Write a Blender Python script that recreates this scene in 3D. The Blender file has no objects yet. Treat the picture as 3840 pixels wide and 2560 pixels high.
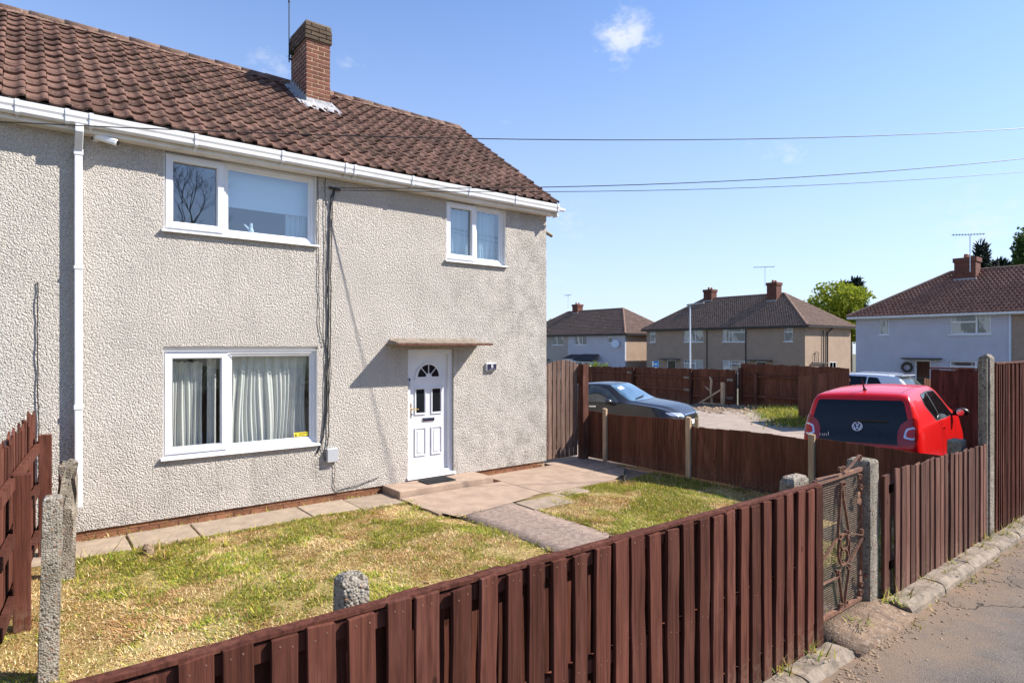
import bpy, bmesh, math, random
import numpy as np
from mathutils import Vector, Matrix
from mathutils.bvhtree import BVHTree
random.seed(8); rng = np.random.default_rng(8)
S = bpy.context.scene; COL = S.collection
R = math.radians
# ------------------------------------------------------------------ camera
AZ = math.atan(1795/1420)                      # angle between the view and the house front
CX, CY, CZ = 0.0, -9.01, 2.3
cam = bpy.data.cameras.new('camera'); co = bpy.data.objects.new('camera', cam); COL.objects.link(co)
cam.sensor_width = 36; cam.lens = 1420/2352*36; cam.shift_y = 13/2352
cam.clip_start = .05; cam.clip_end = 3000
co.location = (CX, CY, CZ); co.rotation_euler = (R(90), 0, -(R(90)-AZ)); S.camera = co
# ------------------------------------------------------------------ sky and sun
SUN = Vector((.57, -.41, .625)).normalized()   # towards the sun
EL = math.asin(SUN.z); AZS = math.atan2(SUN.x, SUN.y)
W = bpy.data.worlds.new('World'); S.world = W; W.use_nodes = True
wt = W.node_tree; wt.nodes.clear()
sun = bpy.data.lights.new('sun', 'SUN'); so = bpy.data.objects.new('sun', sun); COL.objects.link(so)
sun.energy = 5.0; sun.angle = R(.55); sun.color = (1, .945, .86)
so.rotation_euler = SUN.to_track_quat('Z', 'Y').to_euler(); so.location = (20, -20, 30)
S.view_settings.view_transform = 'Standard'; S.view_settings.look = 'None'
S.view_settings.exposure = .88; S.view_settings.gamma = 1; S.view_settings.use_curve_mapping = False
S.render.engine = 'CYCLES'; S.render.resolution_x = 1024; S.render.resolution_y = 682
S.cycles.max_bounces = 8; S.cycles.transparent_max_bounces = 12

def nd(nt, typ, inp=None, **props):
    n = nt.nodes.new(typ)
    for k, v in props.items(): setattr(n, k, v)
    for k, v in (inp or {}).items():
        s = n.inputs[k]
        if isinstance(v, bpy.types.NodeSocket): nt.links.new(v, s)
        else: s.default_value = v
    return n
def c4(c): return (c[0], c[1], c[2], 1)
def col(v): return v if isinstance(v, bpy.types.NodeSocket) else c4(v)
def mixc(nt, fac, a, b, blend='MIX'):
    n = nd(nt, 'ShaderNodeMix', {0: fac, 6: col(a), 7: col(b)}, data_type='RGBA', blend_type=blend); return n.outputs[2]
def mth(nt, op, a, b=0., c=0., clamp=False):
    n = nd(nt, 'ShaderNodeMath', {0: a, 1: b, 2: c}, operation=op, use_clamp=clamp); return n.outputs[0]
def rng_map(nt, v, a, b, c=0., d=1.):
    return nd(nt, 'ShaderNodeMapRange', {0: v, 1: a, 2: b, 3: c, 4: d}).outputs[0]
def noisef(nt, vec, scale, detail=3., rough=.55, lo=.35, hi=.65):
    n = nd(nt, 'ShaderNodeTexNoise', {'Vector': vec, 'Scale': scale, 'Detail': detail, 'Roughness': rough})
    return rng_map(nt, n.outputs[0], lo, hi)

sky = nd(wt, 'ShaderNodeTexSky', sky_type='NISHITA', sun_disc=False, sun_elevation=EL, sun_rotation=AZS,
         air_density=1.0, dust_density=.25, ozone_density=2.5, altitude=50)
tc = nd(wt, 'ShaderNodeTexCoord').outputs['Generated']
cl_n = nd(wt, 'ShaderNodeTexNoise', {'Vector': nd(wt, 'ShaderNodeMapping', {0: tc, 3: (1, 1, 2.2)}).outputs[0], 'Scale': 9., 'Detail': 7., 'Roughness': .6})
cover = None
def sky_dir(x, y):
    r = (x-1176)/1420
    return Vector((math.cos(AZ)+r*math.sin(AZ), math.sin(AZ)-r*math.cos(AZ), (797-y)/1420)).normalized()
# small fair-weather clouds: (pixel direction, angular size, opacity)
for (px, py, sz, op) in ((1425, 84, .030, 1.), (1450, 78, .026, .95), (1480, 92, .020, .6), (1465, 60, .016, .7), (1405, 40, .010, .5), (1808, 352, .022, .55), (1718, 332, .014, .35), (2250, 528, .045, .6), (2195, 540, .05, .4),
                         (1318, 505, .035, .45), (1280, 622, .022, .4), (610, 145, .02, .4), (652, 160, .016, .4), (800, 145, .02, .3), (1160, 296, .012, .3)):
    d = sky_dir(px, py)
    v = nd(wt, 'ShaderNodeVectorMath', {0: tc, 1: d}, operation='DISTANCE').outputs['Value']
    m = rng_map(wt, v, sz*1.7, sz*.2, 0, op)
    cover = m if cover is None else mth(wt, 'MAXIMUM', cover, m)
fn = nd(wt, 'ShaderNodeTexNoise', {'Vector': nd(wt, 'ShaderNodeMapping', {0: tc, 3: (1, 1, 1.8)}).outputs[0], 'Scale': 34., 'Detail': 8., 'Roughness': .66})
cm = mth(wt, 'MULTIPLY', rng_map(wt, mth(wt, 'MULTIPLY_ADD', mth(wt, 'SUBTRACT', fn.outputs[0], .5), 2.4, cover), .25, .95), mth(wt, 'MULTIPLY', mth(wt, 'POWER', cover, .7), .85), clamp=True)
elev = nd(wt, 'ShaderNodeSeparateXYZ', {0: tc}).outputs[2]
hz = mth(wt, 'POWER', rng_map(wt, elev, .70, -.02), 1.7)          # pale haze all round the horizon
skt = mixc(wt, 1., sky.outputs[0], (.86, 1.07, 1.34), 'MULTIPLY')
skh = mixc(wt, mth(wt, 'MULTIPLY', hz, .85), skt, (4.3, 4.7, 5.6))
skc = mixc(wt, cm, skh, (5.0, 5.3, 5.8))
bg = nd(wt, 'ShaderNodeBackground', {0: skc, 1: .1})
nd(wt, 'ShaderNodeOutputWorld', {0: bg.outputs[0]})

# ------------------------------------------------------------------ pixel -> place (pixels of the 2352 px wide view)
def ray(x, y):
    r = (x-1176)/1420
    return Vector((math.cos(AZ)+r*math.sin(AZ), math.sin(AZ)-r*math.cos(AZ), (797-y)/1420))
def onX(x, y, X): d = ray(x, y); return Vector((CX, CY, CZ))+d*(X/d.x)
def onY(x, y, Y): d = ray(x, y); return Vector((CX, CY, CZ))+d*((Y-CY)/d.y)
def onZ(x, y, Z): d = ray(x, y); return Vector((CX, CY, CZ))+d*((Z-CZ)/d.z)
# ------------------------------------------------------------------ materials
def newmat(name):
    m = bpy.data.materials.new(name); m.use_nodes = True; nt = m.node_tree; nt.nodes.clear()
    p = nd(nt, 'ShaderNodeBsdfPrincipled'); nd(nt, 'ShaderNodeOutputMaterial', {0: p.outputs[0]})
    return m, nt, p
def pos(nt): return nd(nt, 'ShaderNodeNewGeometry').outputs['Position']
def setp(nt, p, **kw):
    for k, v in kw.items():
        s = p.inputs[k.replace('_', ' ')]
        if isinstance(v, bpy.types.NodeSocket): nt.links.new(v, s)
        else: s.default_value = v
def bump(nt, p, h, dist, strength=1.):
    b = nd(nt, 'ShaderNodeBump', {'Height': h, 'Distance': dist, 'Strength': strength}); nt.links.new(b.outputs[0], p.inputs['Normal'])
def simple(name, c, rough=.5, c2=None, sc=6., lo=.35, hi=.65, bsc=None, bd=.002, rnd=0., metallic=0., coat=0., spec=.5, stretch=None, c3=None, sc3=40.):
    m, nt, p = newmat(name); P = pos(nt); c_ = c4(c)
    if stretch: P = nd(nt, 'ShaderNodeMapping', {0: P, 3: stretch}).outputs[0]
    if c2: c_ = mixc(nt, noisef(nt, P, sc, 5., .6, lo, hi), c, c2)
    if c3: c_ = mixc(nt, noisef(nt, P, sc3, 4., .6, .55, .72), c_, c3)
    if rnd:
        r = nd(nt, 'ShaderNodeObjectInfo').outputs['Random']; f = mth(nt, 'MULTIPLY_ADD', r, rnd*2, 1-rnd)
        a = nd(nt, 'ShaderNodeAttribute', attribute_name='rnd').outputs['Fac']
        f = mth(nt, 'ADD', f, mth(nt, 'MULTIPLY', a, rnd*2))
        g = nd(nt, 'ShaderNodeCombineColor', {0: f, 1: f, 2: f}).outputs[0]
        c_ = mixc(nt, 1., c_, g, 'MULTIPLY')
    setp(nt, p, Base_Color=c_, Roughness=rough, Metallic=metallic, Coat_Weight=coat, Specular_IOR_Level=spec)
    if bsc: bump(nt, p, nd(nt, 'ShaderNodeTexNoise', {'Vector': P, 'Scale': bsc, 'Detail': 4.}).outputs[0], bd)
    return m
MT = {}
def roughcast(name, ca, cb, stain=1., lump=62., bd=.022, pits=.85):
    m, nt, p = newmat(name); P = pos(nt)
    x, y, z = [nd(nt, 'ShaderNodeSeparateXYZ', {0: P}).outputs[i] for i in range(3)]
    big = noisef(nt, P, 1.1, 5., .6, .38, .66)
    c_ = mixc(nt, mth(nt, 'MULTIPLY', big, .6), ca, cb)
    v = nd(nt, 'ShaderNodeTexVoronoi', {'Vector': P, 'Scale': lump*.9, 'Randomness': 1.}, feature='F1').outputs['Distance']
    n1 = nd(nt, 'ShaderNodeTexNoise', {'Vector': P, 'Scale': lump, 'Detail': 6., 'Roughness': .78}).outputs[0]
    pit = rng_map(nt, n1, .48, .35)
    c_ = mixc(nt, mth(nt, 'MULTIPLY', pit, pits), c_, (.15, .12, .095))
    if stain:
        # algae and soot: streaks that run down, heavier low on the wall and towards the corner
        st = noisef(nt, nd(nt, 'ShaderNodeMapping', {0: P, 3: (2.2, 2.2, .45)}).outputs[0], 1.5, 6., .65, .48, .78)
        low = rng_map(nt, z, 1.1, .12); cor = rng_map(nt, x, 4.4, 7.9, .0, .95)
        patch = noisef(nt, P, 3.2, 6., .7, .42, .68)
        f = mth(nt, 'ADD', mth(nt, 'MULTIPLY', mth(nt, 'ADD', mth(nt, 'MULTIPLY', low, .55), cor), patch), mth(nt, 'MULTIPLY', st, .22), clamp=True)
        dx_ = mth(nt, 'MULTIPLY', mth(nt, 'SUBTRACT', x, 3.43), 6.); dz_ = mth(nt, 'MULTIPLY', mth(nt, 'SUBTRACT', z, .48), 2.6)
        rust = rng_map(nt, mth(nt, 'ADD', mth(nt, 'MULTIPLY', dx_, dx_), mth(nt, 'MULTIPLY', dz_, dz_)), 1., .05, 0., .9)
        f = mth(nt, 'ADD', f, mth(nt, 'MULTIPLY', rust, patch), clamp=True)
        for (xa, xb, zs) in ((1.35, 3.5, 3.78), (5.62, 7.05, 3.76), (1.35, 3.5, .84), (4.5, 6.4, 2.33)):
            inx = mth(nt, 'MULTIPLY', rng_map(nt, x, xa, xa+.06), rng_map(nt, x, xb, xb-.06)); inz = mth(nt, 'MULTIPLY', rng_map(nt, z, zs-.75, zs), mth(nt, 'LESS_THAN', z, zs))
            sk = noisef(nt, nd(nt, 'ShaderNodeMapping', {0: P, 3: (9., 9., .7)}).outputs[0], 1., 4., .6, .47, .68)
            f = mth(nt, 'ADD', f, mth(nt, 'MULTIPLY', mth(nt, 'MULTIPLY', inx, inz), mth(nt, 'MULTIPLY', sk, .42)), clamp=True)
        fine = noisef(nt, P, 30., 4., .7, .36, .6)
        c_ = mixc(nt, mth(nt, 'MULTIPLY', mth(nt, 'MULTIPLY', f, fine), .8*stain, clamp=True), c_, (.12, .115, .095))
    setp(nt, p, Base_Color=c_, Roughness=.95, Specular_IOR_Level=.15)
    v2 = nd(nt, 'ShaderNodeTexVoronoi', {'Vector': P, 'Scale': lump*1.7, 'Randomness': 1.}, feature='F1').outputs['Distance']
    h = mth(nt, 'MULTIPLY_ADD', v, -1.3, mth(nt, 'MULTIPLY_ADD', v2, -.7, mth(nt, 'MULTIPLY', n1, .8)))
    bump(nt, p, h, bd)
    return m
MT['render'] = roughcast('roughcast_render', (.72, .655, .585), (.59, .54, .48))
MT['dash_brown'] = roughcast('brown_pebbledash', (.42, .305, .225), (.34, .25, .185), .25, 24., .02, .35)
MT['dash_blue'] = roughcast('blue_grey_paint', (.52, .50, .55), (.45, .43, .48), .1, 24., .01, .12)
MT['dash_grey'] = roughcast('grey_render_far', (.42, .36, .32), (.34, .30, .27), .2, 24., .01, .2)
MT['upvc'] = simple('white_upvc', (.70, .70, .715), .28, (.64, .64, .66), 3., coat=.15)
MT['gutter'] = simple('white_gutter', (.68, .67, .665), .35, (.54, .51, .47), 2.2, .5, .75)
MT['fascia'] = simple('white_fascia', (.72, .69, .65), .45, (.52, .47, .40), 3., .5, .8)
def wood(name, a, b, rnd=.28, rough=.75, bd=.004, g=1.):
    m, nt, p = newmat(name); P = pos(nt)
    rn = nd(nt, 'ShaderNodeObjectInfo').outputs['Random']
    off = nd(nt, 'ShaderNodeCombineXYZ', {0: mth(nt, 'MULTIPLY', rn, 7.), 1: 0., 2: mth(nt, 'MULTIPLY', rn, 31.)}).outputs[0]
    P2 = nd(nt, 'ShaderNodeVectorMath', {0: P, 1: off}, operation='ADD').outputs[0]
    Q = nd(nt, 'ShaderNodeMapping', {0: P2, 3: (38*g, 38*g, 1.6)}).outputs[0]
    gr = nd(nt, 'ShaderNodeTexNoise', {'Vector': Q, 'Scale': 1., 'Detail': 5., 'Roughness': .62, 'Distortion': .35}).outputs[0]
    c_ = mixc(nt, rng_map(nt, gr, .36, .66), a, b)
    bl = noisef(nt, nd(nt, 'ShaderNodeMapping', {0: P2, 3: (9, 9, 1.5)}).outputs[0], 1., 4., .6, .52, .74)
    c_ = mixc(nt, mth(nt, 'MULTIPLY', bl, .45), c_, tuple(x*1.7+.02 for x in b))
    kn = nd(nt, 'ShaderNodeTexVoronoi', {'Vector': nd(nt, 'ShaderNodeMapping', {0: P2, 3: (6, 6, 3.2)}).outputs[0], 'Scale': 1.}).outputs['Distance']
    c_ = mixc(nt, rng_map(nt, kn, .10, .05, 0, .75), c_, tuple(x*.35 for x in a))
    zz = nd(nt, 'ShaderNodeSeparateXYZ', {0: P}).outputs[2]; sp = mth(nt, 'MULTIPLY', rng_map(nt, zz, .28, .0), noisef(nt, P, 22., 5., .7, .42, .62))
    c_ = mixc(nt, mth(nt, 'MULTIPLY', sp, .55), c_, (.20, .14, .095))
    f = mth(nt, 'MULTIPLY_ADD', rn, rnd*2, 1-rnd)
    c_ = mixc(nt, 1., c_, nd(nt, 'ShaderNodeCombineColor', {0: f, 1: f, 2: f}).outputs[0], 'MULTIPLY')
    setp(nt, p, Base_Color=c_, Roughness=rough, Specular_IOR_Level=.12)
    bump(nt, p, gr, bd)
    return m
MT['wood_red'] = wood('red_brown_stained_timber', (.058, .020, .013), (.125, .044, .029), .34, .9)
MT['wood_grey'] = wood('weathered_brown_timber', (.070, .031, .022), (.150, .073, .053), .34, .9)
MT['wood_dark'] = wood('dark_stained_timber', (.050, .020, .014), (.10, .042, .028), .3)
MT['wood_fence'] = wood('rust_brown_fence_timber', (.082, .030, .017), (.155, .060, .034), .22)
MT['wood_gate'] = wood('faded_gate_timber', (.105, .062, .046), (.20, .13, .10), .25, .9)
MT['wood_post'] = wood('pale_fence_post_timber', (.30, .21, .13), (.46, .34, .22), .15)
MT['concrete'] = simple('old_concrete', (.27, .21, .155), .9, (.14, .11, .08), 9., .4, .66, 60., .005, c3=(.13, .12, .11), sc3=26.)
def postmat():
    m, nt, p = newmat('aggregate_concrete_post'); P = pos(nt)
    vo = nd(nt, 'ShaderNodeTexVoronoi', {'Vector': P, 'Scale': 75.}); cell = nd(nt, 'ShaderNodeSeparateColor', {0: vo.outputs['Color']}).outputs[0]
    c_ = mixc(nt, rng_map(nt, cell, .2, .95), (.25, .21, .165), (.37, .33, .27))
    c_ = mixc(nt, rng_map(nt, cell, .92, .95), c_, (.08, .065, .05)); c_ = mixc(nt, rng_map(nt, cell, .07, .04), c_, (.28, .16, .10))
    c_ = mixc(nt, mth(nt, 'MULTIPLY', noisef(nt, P, 4.5, 5., .65, .42, .68), .65), c_, (.115, .10, .07))
    setp(nt, p, Base_Color=c_, Roughness=.95, Specular_IOR_Level=.15)
    bump(nt, p, mth(nt, 'MULTIPLY_ADD', vo.outputs['Distance'], -1., cell), .007); return m
MT['post'] = postmat()
MT['slab'] = simple('pinkish_paving_slab', (.36, .275, .195), .88, (.265, .20, .145), 5., .35, .65, 70., .004, rnd=.08, c3=(.20, .16, .13), sc3=22.)
MT['pad'] = simple('brushed_concrete_pad', (.40, .285, .205), .9, (.30, .21, .15), 4., .38, .66, 90., .006, rnd=.06, c3=(.20, .15, .12), sc3=46.)
MT['path'] = simple('rough_concrete_path', (.36, .262, .205), .92, (.22, .16, .125), 14., .38, .62, 75., .016, rnd=.06, c3=(.14, .11, .10), sc3=55.)
MT['drive'] = simple('driveway_concrete', (.36, .285, .225), .92, (.27, .21, .165), 2., .38, .66, 40., .008, c3=(.2, .15, .11), sc3=18.)
def tarmac():
    m, nt, p = newmat('pavement_tarmac'); P = pos(nt); y = nd(nt, 'ShaderNodeSeparateXYZ', {0: P}).outputs[1]
    c_ = mixc(nt, noisef(nt, P, 1.6, 6., .6, .4, .66), (.150, .125, .105), (.100, .085, .076))
    sp = nd(nt, 'ShaderNodeTexNoise', {'Vector': P, 'Scale': 130., 'Detail': 3.}).outputs[0]
    c_ = mixc(nt, rng_map(nt, sp, .56, .68), c_, (.22, .185, .155))
    c_ = mixc(nt, rng_map(nt, sp, .42, .30), c_, (.045, .04, .038))
    d = mth(nt, 'ADD', rng_map(nt, y, -7.75, -6.95, 0., .9), mth(nt, 'MULTIPLY_ADD', noisef(nt, P, 2.6, 6., .7, .3, .7), .8, -.55), clamp=True)
    c_ = mixc(nt, mth(nt, 'MULTIPLY', d, .9), c_, (.235, .155, .098))
    cr = nd(nt, 'ShaderNodeTexVoronoi', {'Vector': nd(nt, 'ShaderNodeVectorMath', {0: P, 1: nd(nt, 'ShaderNodeTexNoise', {'Vector': P, 'Scale': 3., 'Detail': 4.}).outputs['Color']}, operation='ADD').outputs[0], 'Scale': .55}, feature='DISTANCE_TO_EDGE').outputs['Distance']
    ck = mth(nt, 'MULTIPLY', rng_map(nt, cr, .012, .002), noisef(nt, P, 1.1, 3., .5, .42, .55))
    c_ = mixc(nt, mth(nt, 'MULTIPLY', ck, .8), c_, (.03, .026, .023))
    setp(nt, p, Base_Color=c_, Roughness=.93, Specular_IOR_Level=.25); bump(nt, p, mth(nt, 'MULTIPLY_ADD', ck, -2., sp), .006)
    return m
MT['tarmac'] = tarmac()
MT['dirt'] = simple('dirty_broken_concrete', (.23, .15, .095), .95, (.13, .085, .055), 11., .38, .64, 60., .014, c3=(.36, .29, .23), sc3=30.)
MT['soil'] = simple('dry_soil', (.20, .135, .085), .95, (.30, .21, .135), 14., bsc=40., bd=.02)
MT['far_ground'] = simple('ground_grass_and_tarmac', (.09, .10, .05), .95, (.14, .12, .08), .4, bsc=20., bd=.02)
def tilemat(name, a, b, lich=.5):
    m, nt, p = newmat(name); P = pos(nt)
    r = nd(nt, 'ShaderNodeObjectInfo').outputs['Random']; at = nd(nt, 'ShaderNodeAttribute', attribute_name='rnd').outputs['Fac']
    rr = mth(nt, 'FRACT', mth(nt, 'ADD', r, at))
    c_ = mixc(nt, rr, a, b)
    c_ = mixc(nt, mth(nt, 'MULTIPLY', noisef(nt, P, 5., 5., .65, .42, .66), .55), c_, tuple(x*.42 for x in a))
    c_ = mixc(nt, mth(nt, 'MULTIPLY', noisef(nt, P, 17., 5., .7, .58, .70), lich), c_, (.33, .26, .16))
    c_ = mixc(nt, mth(nt, 'MULTIPLY', noisef(nt, P, 31., 3., .6, .62, .68), lich), c_, (.46, .42, .36))
    c_ = mixc(nt, mth(nt, 'MULTIPLY', mth(nt, 'MULTIPLY', noisef(nt, P, .9, 4., .6, .5, .72), noisef(nt, P, 11., 4., .7, .44, .6)), lich), c_, (.07, .065, .03))
    setp(nt, p, Base_Color=c_, Roughness=.88, Specular_IOR_Level=.3)
    bump(nt, p, nd(nt, 'ShaderNodeTexNoise', {'Vector': P, 'Scale': 60., 'Detail': 4.}).outputs[0], .006)
    return m
MT['tile'] = tilemat('red_brown_roof_tile', (.085, .042, .030), (.205, .108, .080))
MT['tile_far'] = tilemat('brown_far_roof_tile', (.25, .165, .125), (.34, .235, .18), .35)
MT['tile_far_red'] = tilemat('red_far_roof_tile', (.36, .175, .12), (.46, .24, .17), .35)
MT['ridge'] = tilemat('ridge_tile', (.19, .105, .075), (.25, .155, .115), .7)
MT['brick'] = tilemat('chimney_brick', (.145, .052, .036), (.225, .085, .055), .15)
MT['brick_far'] = tilemat('far_chimney_brick', (.12, .045, .032), (.17, .065, .045), .2)
MT['brick_old'] = tilemat('sooty_brick', (.085, .06, .04), (.14, .085, .055), .4)
MT['brick_org'] = tilemat('orange_plinth_brick', (.21, .085, .042), (.33, .145, .07), .25)
MT['mortar'] = simple('mortar', (.55, .38, .22), .95, (.30, .22, .15), 25., bsc=90., bd=.004)
MT['lead'] = simple('lead_flashing', (.26, .265, .29), .55, (.42, .40, .38), 9., bsc=14., bd=.02)
MT['black'] = simple('black_plastic', (.012, .012, .013), .45)
MT['cable'] = simple('black_cable', (.018, .017, .017), .55)
MT['greybox'] = simple('grey_plastic_box', (.40, .41, .43), .5)
MT['brass'] = simple('brass', (.62, .43, .14), .25, metallic=1.)
MT['chrome'] = simple('chrome', (.75, .76, .78), .12, metallic=1.)
MT['mat'] = simple('rubber_mat', (.022, .021, .021), .85)
MT['navy'] = simple('navy_plaque', (.018, .015, .042), .35)
MT['white'] = simple('white_paint', (.8, .8, .8), .4)
MT['rust'] = simple('rusty_iron', (.20, .085, .045), .8, (.11, .055, .038), 30., bsc=80., bd=.003, c3=(.30, .16, .08), sc3=20.)
MT['wire'] = simple('weathered_wire', (.24, .18, .125), .6, (.10, .06, .04), 40., metallic=.3)
MT['room'] = simple('room_plaster', (.42, .40, .37), .9)
MT['blind'] = simple('roller_blind', (.75, .78, .80), .9)
MT['sticker'] = simple('yellow_sticker', (.75, .60, .03), .5)
MT['stickerblack'] = simple('sticker_print', (.03, .03, .03), .5)
def clothm(name, c):
    m, nt, p = newmat(name); P = pos(nt)
    setp(nt, p, Base_Color=c4(c), Roughness=.95, Specular_IOR_Level=.1)
    t = nd(nt, 'ShaderNodeBsdfTranslucent', {0: c4(c)})
    mx = nd(nt, 'ShaderNodeMixShader', {0: .25, 1: p.outputs[0], 2: t.outputs[0]})
    nt.links.new(mx.outputs[0], [n for n in nt.nodes if n.type == 'OUTPUT_MATERIAL'][0].inputs[0])
    return m
MT['curtain'] = clothm('white_curtain', (.80, .78, .74)); MT['net'] = clothm('pale_net', (.78, .82, .84))
def glassm(name, tint=(.92, .96, .95), ior=1.52, extra=.05):
    m = bpy.data.materials.new(name); m.use_nodes = True; nt = m.node_tree; nt.nodes.clear()
    fc = nd(nt, 'ShaderNodeLayerWeight', {0: .5}).outputs['Facing']
    f = mth(nt, 'MULTIPLY_ADD', mth(nt, 'POWER', fc, 4.), .85, .06+extra, clamp=True)       # two faces of a double-glazed unit
    tr = nd(nt, 'ShaderNodeBsdfTransparent', {0: c4(tint)}); gl = nd(nt, 'ShaderNodeBsdfGlossy', {0: (.95, .97, 1, 1), 1: .004})
    mx = nd(nt, 'ShaderNodeMixShader', {0: f, 1: tr.outputs[0], 2: gl.outputs[0]})
    nd(nt, 'ShaderNodeOutputMaterial', {0: mx.outputs[0]}); return m
MT['glass'] = glassm('window_glass', extra=.07)
MT['glass_up'] = glassm('coated_window_glass', (.70, .82, .88), 1.52, .14)
MT['darkglass'] = simple('dark_glass', (.012, .014, .016), .03, spec=.8)
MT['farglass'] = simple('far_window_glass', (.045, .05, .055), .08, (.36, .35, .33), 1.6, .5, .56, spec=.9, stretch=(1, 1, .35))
MT['carglass'] = simple('tinted_car_glass', (.006, .007, .008), .015, spec=.38)
MT['screenglass'] = simple('windscreen_glass', (.05, .10, .15), .03, (.12, .2, .26), 1.3, spec=1., coat=1.)  # blue tones in the base colour paint in the sky's reflection
MT['carglass_l'] = simple('light_car_glass', (.10, .115, .105), .03, (.04, .05, .05), 2.5, spec=.9)
MT['paint_red'] = simple('red_car_paint', (.68, .006, .006), .3, coat=.45, spec=.3)
MT['paint_black'] = simple('dark_metallic_paint', (.020, .017, .016), .3, metallic=.0, coat=.55)
MT['paint_white'] = simple('white_car_paint', (.72, .73, .75), .25, coat=1.)
MT['paint_blue'] = simple('dark_blue_car_paint', (.02, .025, .06), .25, coat=1.)
MT['lamp_red'] = simple('red_lamp_lens', (.55, .012, .008), .15, coat=.3)
MT['lamp_dark'] = simple('dark_red_lamp_lens', (.34, .010, .008), .15, coat=.3)
MT['lamp_clear'] = simple('clear_lamp_lens', (.62, .64, .68), .08, metallic=.5, coat=1.)
MT['tyre'] = simple('tyre_rubber', (.02, .02, .02), .85); MT['rim'] = simple('alloy_rim', (.45, .45, .47), .3, metallic=.8)
MT['silver'] = simple('silver_emblem', (.72, .73, .76), .35, metallic=.3)
MT['galv'] = simple('painted_steel_column', (.62, .66, .72), .4)
MT['bark'] = simple('bark', (.09, .07, .055), .95, (.05, .04, .03), 8., bsc=20., bd=.03)
MT['sign_blue'] = simple('blue_sign', (.03, .22, .55), .5)
MT['terracotta'] = simple('terracotta', (.36, .15, .08), .8)
MT['pipe_black'] = simple('black_drainpipe', (.02, .019, .02), .5)
MT['verge'] = simple('verge_pointing', (.25, .2, .15), .9)
MT['old_pipe'] = simple('old_overflow_pipe', (.30, .25, .15), .8)
def leafm(name, a, b, trans=.35):
    m, nt, p = newmat(name)
    at = nd(nt, 'ShaderNodeAttribute', attribute_name='rnd').outputs['Fac']
    c_ = mixc(nt, at, a, b); setp(nt, p, Base_Color=c_, Roughness=.6, Specular_IOR_Level=.25)
    t = nd(nt, 'ShaderNodeBsdfTranslucent', {0: c_})
    mx = nd(nt, 'ShaderNodeMixShader', {0: trans, 1: p.outputs[0], 2: t.outputs[0]})
    nt.links.new(mx.outputs[0], [n for n in nt.nodes if n.type == 'OUTPUT_MATERIAL'][0].inputs[0])
    return m
MT['leaf_bright'] = leafm('spring_leaf', (.17, .23, .015), (.34, .36, .03))
MT['leaf_dark'] = leafm('conifer_needles', (.008, .017, .013), (.022, .038, .022), .1)
MT['leaf_mid'] = leafm('mid_green_leaf', (.03, .075, .015), (.085, .14, .03))
MT['leaf_hedge'] = leafm('hedge_leaf', (.10, .15, .012), (.20, .23, .03))
def grassm():
    m, nt, p = newmat('dry_lawn_blades')
    a = nd(nt, 'ShaderNodeVertexColor', layer_name='Col').outputs[0]
    setp(nt, p, Base_Color=a, Roughness=.75, Specular_IOR_Level=.2)
    t = nd(nt, 'ShaderNodeBsdfTranslucent', {0: a}); mx = nd(nt, 'ShaderNodeMixShader', {0: .25, 1: p.outputs[0], 2: t.outputs[0]})
    nt.links.new(mx.outputs[0], [n for n in nt.nodes if n.type == 'OUTPUT_MATERIAL'][0].inputs[0])
    return m
MT['grass'] = grassm()
def lawnbase():
    m, nt, p = newmat('lawn_thatch'); P = pos(nt)
    c_ = mixc(nt, noisef(nt, P, 2.2, 6., .65, .38, .62), (.42, .31, .14), (.27, .245, .065))
    c_ = mixc(nt, noisef(nt, P, 60., 4., .7, .4, .65), c_, (.24, .165, .075))
    setp(nt, p, Base_Color=c_, Roughness=.95, Specular_IOR_Level=.1)
    bump(nt, p, nd(nt, 'ShaderNodeTexNoise', {'Vector': P, 'Scale': 80., 'Detail': 4.}).outputs[0], .01); return m
MT['lawn'] = lawnbase()

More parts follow.
